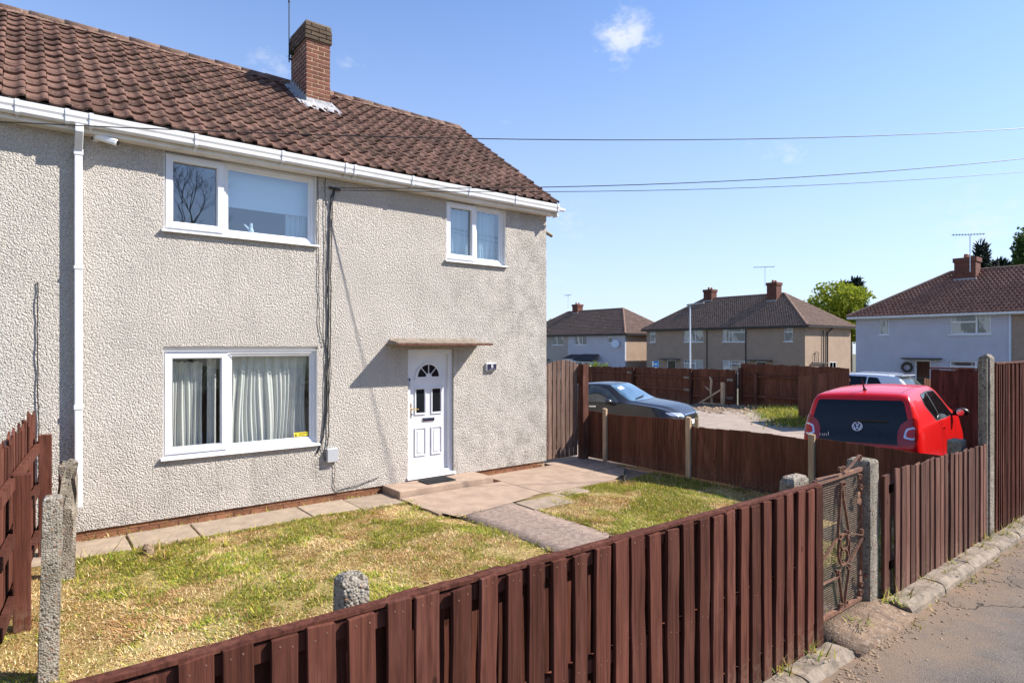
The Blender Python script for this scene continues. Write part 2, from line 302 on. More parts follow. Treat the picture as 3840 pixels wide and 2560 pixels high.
# ------------------------------------------------------------------ mesh helpers
class MB:
    def __init__(s): s.v = []; s.f = []
    def quad(s, *ps): b = len(s.v); s.v += [tuple(p) for p in ps]; s.f.append(tuple(range(b, b+len(ps)))); return s
    def box(s, x0, x1, y0, y1, z0, z1):
        b = len(s.v); s.v += [(x, y, z) for z in (z0, z1) for y in (y0, y1) for x in (x0, x1)]
        s.f += [tuple(b+i for i in q) for q in ((0, 2, 3, 1), (4, 5, 7, 6), (0, 1, 5, 4), (2, 6, 7, 3), (0, 4, 6, 2), (1, 3, 7, 5))]; return s
    def obox(s, p, ax, ay, az):                        # oriented box: centre and half axes
        p, ax, ay, az = map(Vector, (p, ax, ay, az)); b = len(s.v)
        s.v += [tuple(p+ax*i+ay*j+az*k) for k in (-1, 1) for j in (-1, 1) for i in (-1, 1)]
        s.f += [tuple(b+i for i in q) for q in ((0, 2, 3, 1), (4, 5, 7, 6), (0, 1, 5, 4), (2, 6, 7, 3), (0, 4, 6, 2), (1, 3, 7, 5))]; return s
    def bar(s, a, b, w, h, up=(0, 0, 1)):              # straight bar a->b of width w and height h
        a, b = Vector(a), Vector(b); d = b-a; up = Vector(up); sd = d.cross(up)
        if sd.length < 1e-6: sd = d.cross(Vector((1, 0, 0)))
        sd.normalize(); u = sd.cross(d).normalized(); return s.obox((a+b)/2, d/2, sd*w/2, u*h/2)
    def tube(s, pts, r, n=8, cap=True):
        pts = [Vector(p) for p in pts]; b = len(s.v); m = len(pts); rr = r if isinstance(r, (list, tuple)) else [r]*m
        u = None
        for i, p in enumerate(pts):
            d = (pts[min(i+1, m-1)]-pts[max(i-1, 0)]).normalized()
            if u is None: u = d.cross(Vector((0, 0, 1))); u = d.cross(Vector((1, 0, 0))) if u.length < .05 else u
            u = (u-d*u.dot(d)).normalized(); w = d.cross(u)
            s.v += [tuple(p+(u*math.cos(a)+w*math.sin(a))*rr[i]) for a in (2*math.pi*k/n for k in range(n))]
        for i in range(m-1):
            for k in range(n): s.f.append((b+i*n+k, b+i*n+(k+1) % n, b+(i+1)*n+(k+1) % n, b+(i+1)*n+k))
        if cap: s.f += [tuple(range(b+n-1, b-1, -1)), tuple(range(b+(m-1)*n, b+m*n))]
        return s
    def sweepx(s, prof, x0, x1, closed=False):          # (y,z) profile swept along x
        b = len(s.v); n = len(prof); s.v += [(x0, y, z) for y, z in prof]+[(x1, y, z) for y, z in prof]
        for i in range(n if closed else n-1): j = (i+1) % n; s.f.append((b+i, b+j, b+n+j, b+n+i))
        if closed: s.f += [tuple(range(b+n-1, b-1, -1)), tuple(range(b+n, b+2*n))]
        return s
    def ring(s, x0, x1, z0, z1, w, yf, yb, ch=.012):    # rectangular frame, front at yf (towards -y), chamfered inner lip
        b = len(s.v)
        loops = [(0, yb), (0, yf), (w-ch, yf), (w, yf+ch), (w, yb)]
        for o, y in loops: s.v += [(x0+o, y, z0+o), (x1-o, y, z0+o), (x1-o, y, z1-o), (x0+o, y, z1-o)]
        for i in range(4):
            for k in range(4): j = (k+1) % 4; s.f.append((b+i*4+k, b+i*4+j, b+i*4+4+j, b+i*4+4+k))
        return s
    def disc(s, c, ax, r, n=24, t=.01):
        c = Vector(c); ax = Vector(ax).normalized(); u = ax.orthogonal().normalized(); w = ax.cross(u); b = len(s.v)
        for o in (0, t): s.v += [tuple(c+ax*o+(u*math.cos(2*math.pi*k/n)+w*math.sin(2*math.pi*k/n))*r) for k in range(n)]
        s.f += [tuple(range(b+n-1, b-1, -1)), tuple(range(b+n, b+2*n))]+[(b+k, b+(k+1) % n, b+n+(k+1) % n, b+n+k) for k in range(n)]; return s
    def mesh(s, name='m', smooth=False):
        m = bpy.data.meshes.new(name); m.from_pydata(s.v, [], s.f); m.validate(); m.update()
        if smooth: m.polygons.foreach_set('use_smooth', [True]*len(m.polygons))
        return m
def wl(o):
    v = Vector(o.location)
    while o.parent: o = o.parent; v = v+o.location
    return v
def tag(o, label=None, cat=None, group=None, kind=None):
    if label: o['label'] = label
    if cat: o['category'] = cat
    if group: o['group'] = group
    if kind: o['kind'] = kind
    return o
def root(name, label, cat, loc=(0, 0, 0), rz=0, group=None):
    o = bpy.data.objects.new(name, None); COL.objects.link(o); o.empty_display_size = .2
    o.location = loc; o.rotation_euler = (0, 0, rz); return tag(o, label, cat, group)
def ob(name, me, mat, parent=None, loc=(0, 0, 0), local=False, smooth=False, bevel=0, **kw):
    if isinstance(me, MB): me = me.mesh(name, smooth)
    o = bpy.data.objects.new(name, me); COL.objects.link(o)
    if mat and (not me.materials): me.materials.append(MT[mat] if isinstance(mat, str) else mat)
    if parent: o.parent = parent
    o.location = Vector(loc) if (local or not parent) else Vector(loc)-wl(parent)
    if bevel:
        b = o.modifiers.new('bevel', 'BEVEL'); b.width = bevel; b.segments = 2; b.limit_method = 'ANGLE'; b.angle_limit = R(40)
    return tag(o, **kw)
def inst(me, name, parent, loc, rot=(0, 0, 0), scale=(1, 1, 1), local=False):
    o = bpy.data.objects.new(name, me); COL.objects.link(o); o.parent = parent
    o.location = Vector(loc) if local else Vector(loc)-wl(parent); o.rotation_euler = rot; o.scale = scale; return o
def numesh(name, V, F, mat, smooth=False, rnd=None, colr=None):
    me = bpy.data.meshes.new(name); V = np.asarray(V, np.float32); F = np.asarray(F, np.int32); k = F.shape[1]
    me.vertices.add(len(V)); me.vertices.foreach_set('co', V.ravel()); me.loops.add(F.size); me.loops.foreach_set('vertex_index', F.ravel())
    me.polygons.add(len(F)); me.polygons.foreach_set('loop_start', np.arange(0, F.size, k, dtype=np.int32))
    if rnd is not None: a = me.attributes.new('rnd', 'FLOAT', 'FACE'); a.data.foreach_set('value', np.asarray(rnd, np.float32))
    if colr is not None:
        a = me.color_attributes.new('Col', 'FLOAT_COLOR', 'POINT'); a.data.foreach_set('color', np.asarray(colr, np.float32).ravel())
    if smooth: me.polygons.foreach_set('use_smooth', np.ones(len(F), bool))
    me.update(calc_edges=True); me.validate(); me.materials.append(MT[mat]); return me
def wall_holes(x0, x1, z0, z1, holes, yf, yb):
    xs = sorted({x0, x1, *[h[0] for h in holes], *[h[1] for h in holes]}); zs = sorted({z0, z1, *[h[2] for h in holes], *[h[3] for h in holes]})
    mb = MB(); solid = lambda i, j: 0 <= i < len(xs)-1 and 0 <= j < len(zs)-1 and not any(h[0]-1e-6 <= xs[i] and xs[i+1] <= h[1]+1e-6 and h[2]-1e-6 <= zs[j] and zs[j+1] <= h[3]+1e-6 for h in holes)
    for i in range(len(xs)-1):
        for j in range(len(zs)-1):
            if not solid(i, j): continue
            a, b, c, d = xs[i], xs[i+1], zs[j], zs[j+1]
            mb.quad((a, yf, c), (b, yf, c), (b, yf, d), (a, yf, d)); mb.quad((b, yb, c), (a, yb, c), (a, yb, d), (b, yb, d))
            if not solid(i-1, j): mb.quad((a, yb, c), (a, yf, c), (a, yf, d), (a, yb, d))
            if not solid(i+1, j): mb.quad((b, yf, c), (b, yb, c), (b, yb, d), (b, yf, d))
            if not solid(i, j-1): mb.quad((a, yb, c), (b, yb, c), (b, yf, c), (a, yf, c))
            if not solid(i, j+1): mb.quad((a, yf, d), (b, yf, d), (b, yb, d), (a, yb, d))
    return mb
def textmesh(txt, size, depth=.001):
    cu = bpy.data.curves.new('t', 'FONT'); cu.body = txt; cu.size = size; cu.extrude = depth; cu.align_x = 'CENTER'; cu.align_y = 'CENTER'; cu.resolution_u = 4
    o = bpy.data.objects.new('t', cu); COL.objects.link(o); dg = bpy.context.evaluated_depsgraph_get(); dg.update()
    me = bpy.data.meshes.new_from_object(o.evaluated_get(dg)); bpy.data.objects.remove(o); bpy.data.curves.remove(cu); return me
# ================================================================== SETTING
def drive_z(x, y): return .165-.033*(y+5)+.02*(x-12)
def ss(a, b, x): t = min(1, max(0, (x-a)/(b-a))); return t*t*(3-2*t)
def ground_z(x, y):
    return -.5-.0*x-.38*ss(24, 42, x)-.018*max(0, min(60, y-14))*ss(24, 42, x)
def terrain():
    xs = [-400, -150, -60, -25]+[i*3 for i in range(-6, 34)]+[115, 150, 220, 400]; ys = [-400, -150, -60, -25]+[i*3 for i in range(-6, 34)]+[115, 150, 220, 400]
    V = [(x, y, ground_z(x, y)) for y in ys for x in xs]; n = len(xs)
    F = [(j*n+i, j*n+i+1, j*n+n+i+1, j*n+n+i) for j in range(len(ys)-1) for i in range(n-1)]
    return ob('ground', numesh('ground', V, F, 'far_ground', True), None, kind='structure')
terrain()
ob('pavement', MB().box(-40, 60, -9.55, -6.62, -.6, -.05), 'tarmac', kind='structure')
ob('road', MB().box(-60, 80, -16.2, -9.70, -.6, -.17), 'tarmac', kind='structure')
ob('road_kerb', MB().box(-40, 60, -9.70, -9.55, -.6, -.035), 'concrete', kind='structure', bevel=.02)
ob('opposite_pavement', MB().box(-60, 80, -18.5, -16.2, -.6, -.06), 'tarmac', kind='structure')
def slabmesh(x0, x1, y0, y1, zf, zb=-.55, n=30, amp=.0):
    nx = max(2, int((x1-x0)/.25)); ny = max(2, int((y1-y0)/.25)); V = []; F = []
    for j in range(ny+1):
        for i in range(nx+1):
            x = x0+(x1-x0)*i/nx; y = y0+(y1-y0)*j/ny
            V.append((x, y, zf(x, y)+(amp*math.sin(x*2.3+1.1*math.sin(y*1.7))*math.cos(y*2.9+x) if 0 < i < nx and 0 < j < ny else 0)))
    k = nx+1
    for j in range(ny):
        for i in range(nx): F.append((j*k+i, j*k+i+1, j*k+k+i+1, j*k+k+i))
    per = [i for i in range(k)]+[j*k+nx for j in range(1, ny+1)]+[ny*k+i for i in range(nx-1, -1, -1)]+[j*k for j in range(ny-1, 0, -1)]
    b = len(V); V += [(V[p][0], V[p][1], zb) for p in per]
    for a in range(len(per)): c = (a+1) % len(per); F.append((per[c], per[a], b+a, b+c))
    return numesh('slab', V, F, 'drive')
dv = slabmesh(9.34, 21.4, -6.60, 9.5, drive_z); ob('driveway', dv, None, kind='structure')

# ================================================================== THE HOUSE
house = root('semi_detached_house', 'cream roughcast semi-detached house with red-brown pantile roof and white front door', 'house')
UPW = (1.42, 3.42, 3.82, 4.83); SMW = (5.69, 6.98, 3.80, 4.83); LOW = (1.41, 3.44, .88, 2.31); DOR = (4.95, 5.84, .14, 2.26)
PR = 7.98
wall = ob('front_wall', wall_holes(-7.3, PR, .095, 4.98, [UPW, SMW, LOW, DOR], 0, .27), 'render', house)
ob('side_wall', MB().quad((PR, 0, .12), (PR, 6.5, .12), (PR, 6.5, 5.0), (PR, 3.24, 7.38), (PR, 0, 4.98)).quad((PR-.27, .27, .12), (PR-.27, .27, 4.9), (PR-.27, 3.24, 7.1), (PR-.27, 6.5, 4.9), (PR-.27, 6.5, .12)), 'render', house)
ob('side_wall', MB().quad((-7.3, 6.5, .12), (-7.3, 0, .12), (-7.3, 0, 4.98), (-7.3, 3.24, 7.38), (-7.3, 6.5, 5.0)), 'render', house)
ob('rear_wall', MB().box(-7.3, PR, 6.23, 6.5, -.3, 4.98), 'render', house)
# rooms behind the windows
ob('interior_wall', MB().box(-7, PR-.3, 3.2, 3.3, -.1, 4.95).box(3.9, 4.0, .27, 3.2, -.1, 4.95).box(-7, PR-.3, .27, 3.2, -.1, 0).box(-7, PR-.3, .27, 3.2, 2.45, 2.6).box(-7, PR-.3, .27, 3.2, 4.86, 4.92), 'room', house)
# brick plinth
pl = ob('plinth', MB().box(-7.28, PR-.02, .035, .3, -.5, .118), 'mortar', house)
bm_ = MB().box(0, .215, 0, .1, 0, .065).mesh('brick'); bm_.materials.append(MT['brick_org'])
bh_ = MB().box(0, .1025, 0, .1, 0, .065).mesh('brick'); bh_.materials.append(MT['brick_org'])
for row, z in ((0, -.035), (1, .04)):
    x = -.2-(.11 if row else 0)
    while x < PR-.25:
        if not (4.9 < x+.1 < 5.9): inst(bm_, 'brick', pl, (x, .022+random.uniform(0, .006), z), (0, random.uniform(-.01, .01), 0))
        x += .225
    for y in np.arange(.15, 2.5, .225): inst(bm_, 'brick', pl, (PR-.012, y+(.11 if row else 0), z), (0, 0, R(90)))
# eaves
ob('fascia', MB().box(-7.35, 8.06, -.165, -.145, 4.835, 5.03).box(-7.35, 8.06, -.146, .0, 4.835, 4.845), 'fascia', house)
ob('fascia_end', MB().box(8.035, 8.065, -.255, -.12, 4.80, 5.02), 'upvc', house)
gut = ob('gutter', MB().sweepx([(-.168, 5.035), (-.168, 4.93), (-.185, 4.895), (-.215, 4.88), (-.245, 4.885), (-.262, 4.905), (-.265, 4.95), (-.275, 4.975), (-.275, 5.03), (-.268, 5.03), (-.268, 4.985), (-.255, 4.95), (-.25, 4.91), (-.23, 4.895), (-.19, 4.91), (-.178, 4.94), (-.178, 5.035)], -7.4, 8.08, True), 'gutter', house)
brk = MB().sweepx([(-.165, 5.04), (-.165, 4.92), (-.182, 4.885), (-.213, 4.868), (-.25, 4.872), (-.27, 4.895), (-.275, 4.95), (-.284, 4.97), (-.284, 5.036)], -.02, .02).sweepx([(-.165, 4.89), (-.19, 4.87), (-.165, 4.84)], -.012, .012).mesh('gutter_bracket'); brk.materials.append(MT['upvc'])
for x in (-.75, -.05, .40, .63, 1.75, 2.85, 3.78, 3.92, 4.9, 6.0, 7.02, 8.05): inst(brk, 'gutter_bracket', gut, (x, 0, 0))
ob('gutter_stub', MB().tube([(8.08, -.225, 4.955), (8.24, -.225, 4.95)], .03, 10), 'upvc', house)
dp = ob('downpipe', MB().box(.475, .555, -.105, -.035, 1.6, 4.62).box(.475, .555, -.1051, -.0349, .40, 1.595), 'upvc', house, bevel=.01)
ob('swan_neck', MB().bar((.515, -.225, 4.89), (.515, -.225, 4.80), .085, .075, (0, 1, 0)).bar((.515, -.225, 4.82), (.515, -.07, 4.62), .082, .075, (0, 1, 1)), 'upvc', dp, bevel=.008)
ob('pipe_collar', MB().box(.468, .562, -.112, -.028, 4.57, 4.64).box(.468, .562, -.112, -.028, 3.22, 3.26).box(.468, .562, -.112, -.028, 1.56, 1.62), 'upvc', dp, bevel=.006)
# ---- roof
EY, EZ = -.20, 5.055; SL = math.atan2(2.40, 3.44); SLEN = 4.19; GA = SLEN/14; PI_ = .207
cs, sn = math.cos(SL), math.sin(SL)
def rp(x, s, n=0): return Vector((x, EY+s*cs-n*sn, EZ+s*sn+n*cs))
def tile_mesh(name, mat, w=.207, gl=.36, hgt=.030):
    us = [0, .02, .05, .085, .115, .135, .155, .172, .188, .203, .205]
    def h(u):
        if u < .125: return .012-.012*math.sin(math.pi*(u+.01)/.145)
        if u > .204: return -.004
        return .012+hgt*math.sin(math.pi*(u-.122)/.112)
    V, F = [], []; n = len(us)
    for s_, lift in ((0, .028), (gl, .0)):
        for u in us: V.append((u*w/.207, s_, h(u)+lift))
    for u in us: V.append((u*w/.207, .003, h(u)+.028-.026))
    for i in range(n-1): F.append((i, i+1, n+i+1, n+i)); F.append((2*n+i, 2*n+i+1, i+1, i))
    return np.array(V, np.float32), np.array(F, np.int32)
TV, TF = tile_mesh('t', 'tile')
def tile_me(mat):
    m = bpy.data.meshes.new('tile'); m.from_pydata(TV.tolist(), [], TF.tolist()); m.update(); m.materials.append(MT[mat])
    m.polygons.foreach_set('use_smooth', [i % 2 == 0 for i in range(len(TF))]); return m
def tile_joined(name, mats, mat, parent, local=False):
    V = np.concatenate([TV@np.array(m.to_3x3(), np.float32).T+np.array(m.translation, np.float32) for m in mats])
    n = len(TV); F = np.concatenate([TF+i*n for i in range(len(mats))])
    rv = np.repeat(rng.random(len(mats)), len(TF))
    me = numesh(name, V, F, mat, False, rv)
    me.polygons.foreach_set('use_smooth', np.tile(np.arange(len(TF)) % 2 == 0, len(mats)))
    return ob(name, me, None, parent, local=local, kind='stuff')
roof = ob('roof', MB().quad(rp(-7.45, -.02, -.02), rp(8.09, -.02, -.02), rp(8.09, SLEN, -.02), rp(-7.45, SLEN, -.02)).quad((8.09, 3.24, 7.43), (8.09, 6.75, 5.0), (-7.45, 6.75, 5.0), (-7.45, 3.24, 7.43)).quad(rp(8.09, -.02, -.02), rp(8.09, -.02, -.1), rp(8.09, SLEN, -.1), rp(8.09, SLEN, -.02)), 'tile', house)
tiles = []
for i in range(75):
    for j in range(14):
        x0 = 8.10-PI_*(i+1); s0 = j*GA-.012
        m = Matrix.Translation(rp(x0+random.uniform(-.003, .003), s0+random.uniform(-.008, .008), random.uniform(0, .009))) @ Matrix.Rotation(SL+random.uniform(-.02, .016), 4, 'X') @ Matrix.Rotation(random.uniform(-.018, .018), 4, 'Z') @ Matrix.Rotation(random.uniform(-.03, .03), 4, 'Y')
        c = rp(x0+.1, s0+.15); tiles.append(((c-Vector((CX, CY, CZ))).length if x0 > -.45 else 99, m, x0))
tiles.sort(key=lambda t: t[0])
tme = tile_me('tile')
for d, m, x0 in tiles[:298]:
    o = bpy.data.objects.new('tile', tme); COL.objects.link(o); o.parent = roof; o.matrix_local = Matrix.Translation(-wl(roof)) @ m
tile_joined('tile_field', [t[1] for t in tiles[298:]], 'tile', roof)
V, F = [], []; n = 9
rd = MB()
for k in range(n+1):
    a = math.pi*k/n; rd.v.append((0, .115*math.cos(a), .10*math.sin(a)-.01))
for k in range(n+1):
    a = math.pi*k/n; rd.v.append((.445, .108*math.cos(a), .094*math.sin(a)-.01))
rd.f = [(k, k+1, n+2+k, n+1+k) for k in range(n)]+[tuple(range(n, -1, -1))]
rdm = rd.mesh('ridge_tile', True); rdm.materials.append(MT['ridge'])
for i in range(35):
    inst(rdm, 'ridge_tile', roof, (8.09-.445*(i+1), 3.24, 7.455+random.uniform(-.006, .01)), (0, random.uniform(-.012, .012), random.uniform(-.012, .012)))
ob('eaves_filler', MB().obox(rp(.32, .03, -.0), (7.76, 0, 0), (0, .02*cs, .02*sn), (0, -.018*sn, .018*cs)), 'black', roof)
rm = MB(); nseg = 150
for i in range(nseg+1):
    x = -7.4+15.48*i/nseg
    for k in range(3): rm.v.append((x, 3.24-(.16, .125, .09)[k]+random.uniform(-.012, .012), (7.395, 7.44, 7.455)[k]+random.uniform(-.008, .01)))
for i in range(nseg):
    for k in range(2): rm.f.append((i*3+k, i*3+3+k, i*3+4+k, i*3+1+k))
ob('ridge_mortar', rm, 'ridge', roof)
ob('verge_pointing', MB().bar(rp(8.085, 0, -.03), rp(8.085, SLEN, -.03), .03, .05), 'verge', roof)
# ---- chimney
HX0, HX1, HY0, HY1, HZ0, HZ1 = 4.05, 4.50, 2.15, 2.97, 6.45, 8.24
ch = ob('chimney', MB().box(HX0+.003, HX1-.003, HY0+.004, HY1-.003, HZ0, HZ1-.02), 'mortar', house)
def bk(lx, ly, mat):
    m = MB().box(0, lx, 0, ly, 0, .0625); bm = bmesh.new(); me = m.mesh('brick'); bm.from_mesh(me); bmesh.ops.bevel(bm, geom=bm.edges[:], offset=.003, segments=1, affect='EDGES'); bm.to_mesh(me); bm.free(); me.materials.append(MT[mat]); return me
BK = {}
def brick(lx, ly, x, y, z, mat):
    k = (round(lx, 4), round(ly, 4), mat)
    if k not in BK: BK[k] = bk(lx, ly, mat)
    j = random.uniform(-.0025, .0025); inst(BK[k], 'brick', ch, (x+j, y-abs(j), z), (0, 0, random.uniform(-.006, .006)))
nc = 23; ch_h = (HZ1-HZ0)/nc
for c in range(nc):
    z = HZ0+c*ch_h+.004; top = c >= nc-4; g = .028 if c in (nc-4, nc-3, nc-2) else (.018 if top else 0); mat = 'brick_old' if top else 'brick'
    x0, x1, y0, y1 = HX0-g, HX1+g, HY0-g, HY1+g; Wd, Dp = x1-x0, y1-y0; T = .1025; J = .015
    if c % 2:
        l = (Wd-J)/2
        for yy in (y0, y1-T):
            for k in range(2): brick(l, T, x0+k*(l+J), yy, z, mat)
        l = (Dp-2*T-4*J)/3
        for xx in (x0, x1-T):
            for k in range(3): brick(T, l, xx, y0+T+J+k*(l+J), z, mat)
    else:
        l = (Dp-3*J)/4
        for xx in (x0, x1-T):
            for k in range(4): brick(T, l, xx, y0+k*(l+J), z, mat)
        for yy in (y0, y1-T): brick(Wd-2*T-2*J, T, x0+T+J, yy, z, mat)
ob('flaunching', MB().box(HX0-.01, HX1+.01, HY0-.01, HY1+.01, HZ1-.005, HZ1+.02), 'concrete', ch)
sB = (HY0-EY)/cs
def rz(y): return EZ+(y-EY)*sn/cs
fl = MB()
# apron in front, dressed over the tiles, and stepped soakers up both sides
N = 14
for i in range(N):
    xa, xb = HX0-.1+.65*i/N, HX0-.1+.65*(i+1)/N
    ya = HY0-.21-.035*math.sin(i*1.9)-.02*(i % 3); yb = HY0-.21-.035*math.sin((i+1)*1.9)-.02*((i+1) % 3)
    hgt = lambda x: .062+.02*math.sin(x*30)
    fl.quad((xa, ya, rz(ya)+hgt(xa)), (xb, yb, rz(yb)+hgt(xb)), (xb, HY0-.012, rz(HY0)+.09), (xa, HY0-.012, rz(HY0)+.09))
    if HX0-.02 < xa < HX1: fl.quad((xa, HY0-.012, rz(HY0)+.09), (xb, HY0-.012, rz(HY0)+.09), (xb, HY0-.010, rz(HY0)+.16), (xa, HY0-.010, rz(HY0)+.16))
for sx, X in ((-1, HX0), (1, HX1)):
    for k in range(7):
        ya, yb = HY0-.012+k*.125, HY0-.012+(k+1)*.125
        fl.quad((X+sx*.008, ya, rz(ya)+.0), (X+sx*.008, yb, rz(yb)+.0), (X+sx*.008, yb, rz(yb)+.15), (X+sx*.008, ya, rz(ya)+.24))
    fl.quad((X+sx*.008, HY0-.15, rz(HY0-.15)+.07), (X+sx*.16, HY0-.18, rz(HY0-.18)+.075), (X+sx*.15, HY1, rz(HY1)+.075), (X+sx*.008, HY1, rz(HY1)+.09))
ob('flashing', fl, 'lead', ch)
# moss and a fern on the stack
def tuft(mb, p, n, l, spread=1., lean=(0, 0, 0)):
    for _ in range(n):
        a = random.uniform(0, 6.28); d = Vector((math.cos(a)*spread, math.sin(a)*spread, random.uniform(.3, 1.2)))+Vector(lean); d.normalize(); L = l*random.uniform(.5, 1.1)
        s_ = Vector((-math.sin(a), math.cos(a), 0))*l*.05; p_ = Vector(p)+Vector((random.uniform(-1, 1), random.uniform(-1, 1), 0))*l*.25
        m_ = p_+d*L*.55; e = p_+d*L+Vector((0, 0, -.25*L)); mb.quad(p_-s_, p_+s_, m_+s_*.8, m_-s_*.8); mb.quad(m_-s_*.8, m_+s_*.8, e)
mo = MB()
for _ in range(22): tuft(mo, (HX0-.03, random.uniform(2.62, 3.0), random.uniform(7.83, 7.95)), 7, .07, 1., (-.6, 0, 0))
me = mo.mesh('moss'); ob('moss', me, 'leaf_mid', ch, kind='stuff')
# aerial
ae = root('aerial_rod', 'thin black vertical aerial rod fixed to the back of the big brick chimney', 'aerial', (4.0, 2.93, 7.9))
ob('rod', MB().tube([(4.0, 2.93, 7.75), (4.0, 2.93, 10.6)], .011, 6).tube([(4.0, 2.93, 8.9), (4.0, 2.93, 8.93)], .02, 6).tube([(4.0, 2.93, 9.5), (4.0, 2.93, 9.53)], .02, 6), 'cable', ae)
ob('bracket', MB().bar((4.07, 2.93, 7.82), (3.99, 2.93, 7.82), .03, .03), 'cable', ae)

# ---- windows
def window(x0, x1, z0, z1, split, label, glass, parent=house, sash_left=True):
    w = ob('window', MB().ring(x0, x1, z0, z1, .055, .055, .125), 'upvc', parent, label=label, bevel=0)
    ob('mullion', MB().box(split-.028, split+.028, .055, .12, z0+.05, z1-.05), 'upvc', w, bevel=.006)
    sa = ob('sash', MB().ring(x0+.028, split-.004, z0+.03, z1-.028, .085, .025, .10), 'upvc', w)
    ob('bead', MB().ring(split+.026, x1-.053, z0+.053, z1-.053, .04, .072, .11, .02), 'upvc', w)
    ob('pane', MB().quad((x0+.11, .085, z0+.112), (split-.086, .085, z0+.112), (split-.086, .085, z1-.11), (x0+.11, .085, z1-.11)), glass, w)
    ob('pane', MB().quad((split+.06, .095, z0+.09), (x1-.09, .095, z0+.09), (x1-.09, .095, z1-.09), (split+.06, .095, z1-.09)), glass, w)
    ob('sill', MB().sweepx([(.12, z0+.012), (.04, z0+.008), (-.05, z0-.012), (-.055, z0-.035), (-.03, z0-.04), (.12, z0-.03)], x0-.03, x1+.025, True), 'upvc', w)
    ob('reveal_trim', MB().box(x0-.0, x0+.008, .003, .055, z0+.01, z1), 'fascia', w); ob('reveal_trim', MB().box(x1-.008, x1, .003, .055, z0+.01, z1), 'fascia', w)
    return w
window(*UPW, 2.15, 'wide upstairs casement window reflecting a bare tree', 'glass_up')
window(*SMW, 6.33, 'narrow upstairs casement window with net curtains', 'glass_up')
lw = window(LOW[0], LOW[1], LOW[2], LOW[3]-.05, 2.2, 'ground floor casement window with white curtains', 'glass')
ob('head_trim', MB().box(LOW[0], LOW[1], .045, .12, 2.262, 2.309).box(LOW[0], LOW[1]+.06, .002, .02, 2.25, 2.257), 'fascia', lw)
def wavy(x0, x1, z0, z1, y, folds, amp, seed, flare=.0, n=120, m=14):
    r = random.Random(seed); ph = [r.uniform(0, 6.28) for _ in range(4)]; V, F = [], []
    for j in range(m+1):
        v = j/m; z = z1+(z0-z1)*v
        for i in range(n+1):
            u = i/n; a = folds*2*math.pi
            off = amp*(.6*math.sin(a*u+ph[0]+.8*math.sin(3*u+ph[1]))+.45*math.sin(2.3*a*u+ph[2]+v*.6)+.3*math.sin(.7*a*u+ph[3]-v))*(.7+.5*v)
            V.append((x0+(x1-x0)*(u+.02*math.sin(4*v+9*u)*flare), y+off, z+.012*math.sin(a*u)))
    k = n+1
    for j in range(m):
        for i in range(n): F.append((j*k+i, j*k+i+1, j*k+k+i+1, j*k+k+i))
    return V, F
def curtain(x0, x1, z0, z1, y, folds, amp, seed, label, mat='curtain', flare=1.):
    V, F = wavy(x0, x1, z0, z1, y, folds, amp, seed, flare); return ob('curtain', numesh('curtain', V, F, mat, True), None, **dict(label=label, cat='curtain'))
curtain(2.22, 3.36, .86, 2.2, .24, 9, .035, 3, 'long white gathered curtain behind the wide right pane of the ground floor window')
curtain(1.56, 1.92, .86, 2.1, .25, 4, .03, 5, 'thin white curtain at the left pane of the ground floor window')
curtain(1.98, 2.1, .86, 2.14, .24, 1, .02, 11, 'narrow white curtain strip next to the mullion of the ground floor window')
curtain(5.78, 6.30, 3.85, 4.75, .24, 4, .03, 7, 'net curtain in left pane of the small upstairs window', 'net')
curtain(6.40, 6.93, 3.85, 4.75, .24, 4, .035, 9, 'net curtain in right pane of the small upstairs window', 'net')
curtain(3.05, 3.36, 3.86, 4.3, .28, 4, .02, 13, 'pale curtain at the right edge of the wide upstairs window', 'net')
ob('roller_blind', MB().box(2.19, 3.38, .23, .236, 4.28, 4.8).box(2.19, 3.38, .22, .246, 4.26, 4.285), 'blind', label='white roller blind half lowered in the wide upstairs window', cat='blind')
fig = MB(); fig.tube([(2.55, .2, 3.9), (2.55, .2, 3.94), (2.55, .2, 4.0), (2.55, .2, 4.02)], [.035, .04, .02, .012], 8).tube([(2.55, .2, 4.01), (2.55, .2, 4.06)], [.022, .018], 8).quad((2.52, .2, 3.96), (2.46, .2, 4.02), (2.45, .2, 4.05), (2.53, .2, 3.99)).box(2.5, 2.6, .15, .25, 3.86, 3.9)
ob('figurine', fig, 'white', label='small white winged figurine on the upstairs window sill', cat='figurine')
st = ob('warning_sticker', MB().quad((3.12, .0935, .985), (3.33, .0935, .985), (3.33, .0935, 1.045), (3.12, .0935, 1.045)), 'sticker', label='yellow warning sticker in the corner of the ground floor window', cat='sticker')
ob('print', MB().quad((3.13, .092, .993), (3.165, .092, .993), (3.148, .092, 1.032)).box(3.19, 3.31, .0919, .0922, 1.02, 1.03).box(3.19, 3.29, .0919, .0922, 1.0, 1.006), 'stickerblack', st)

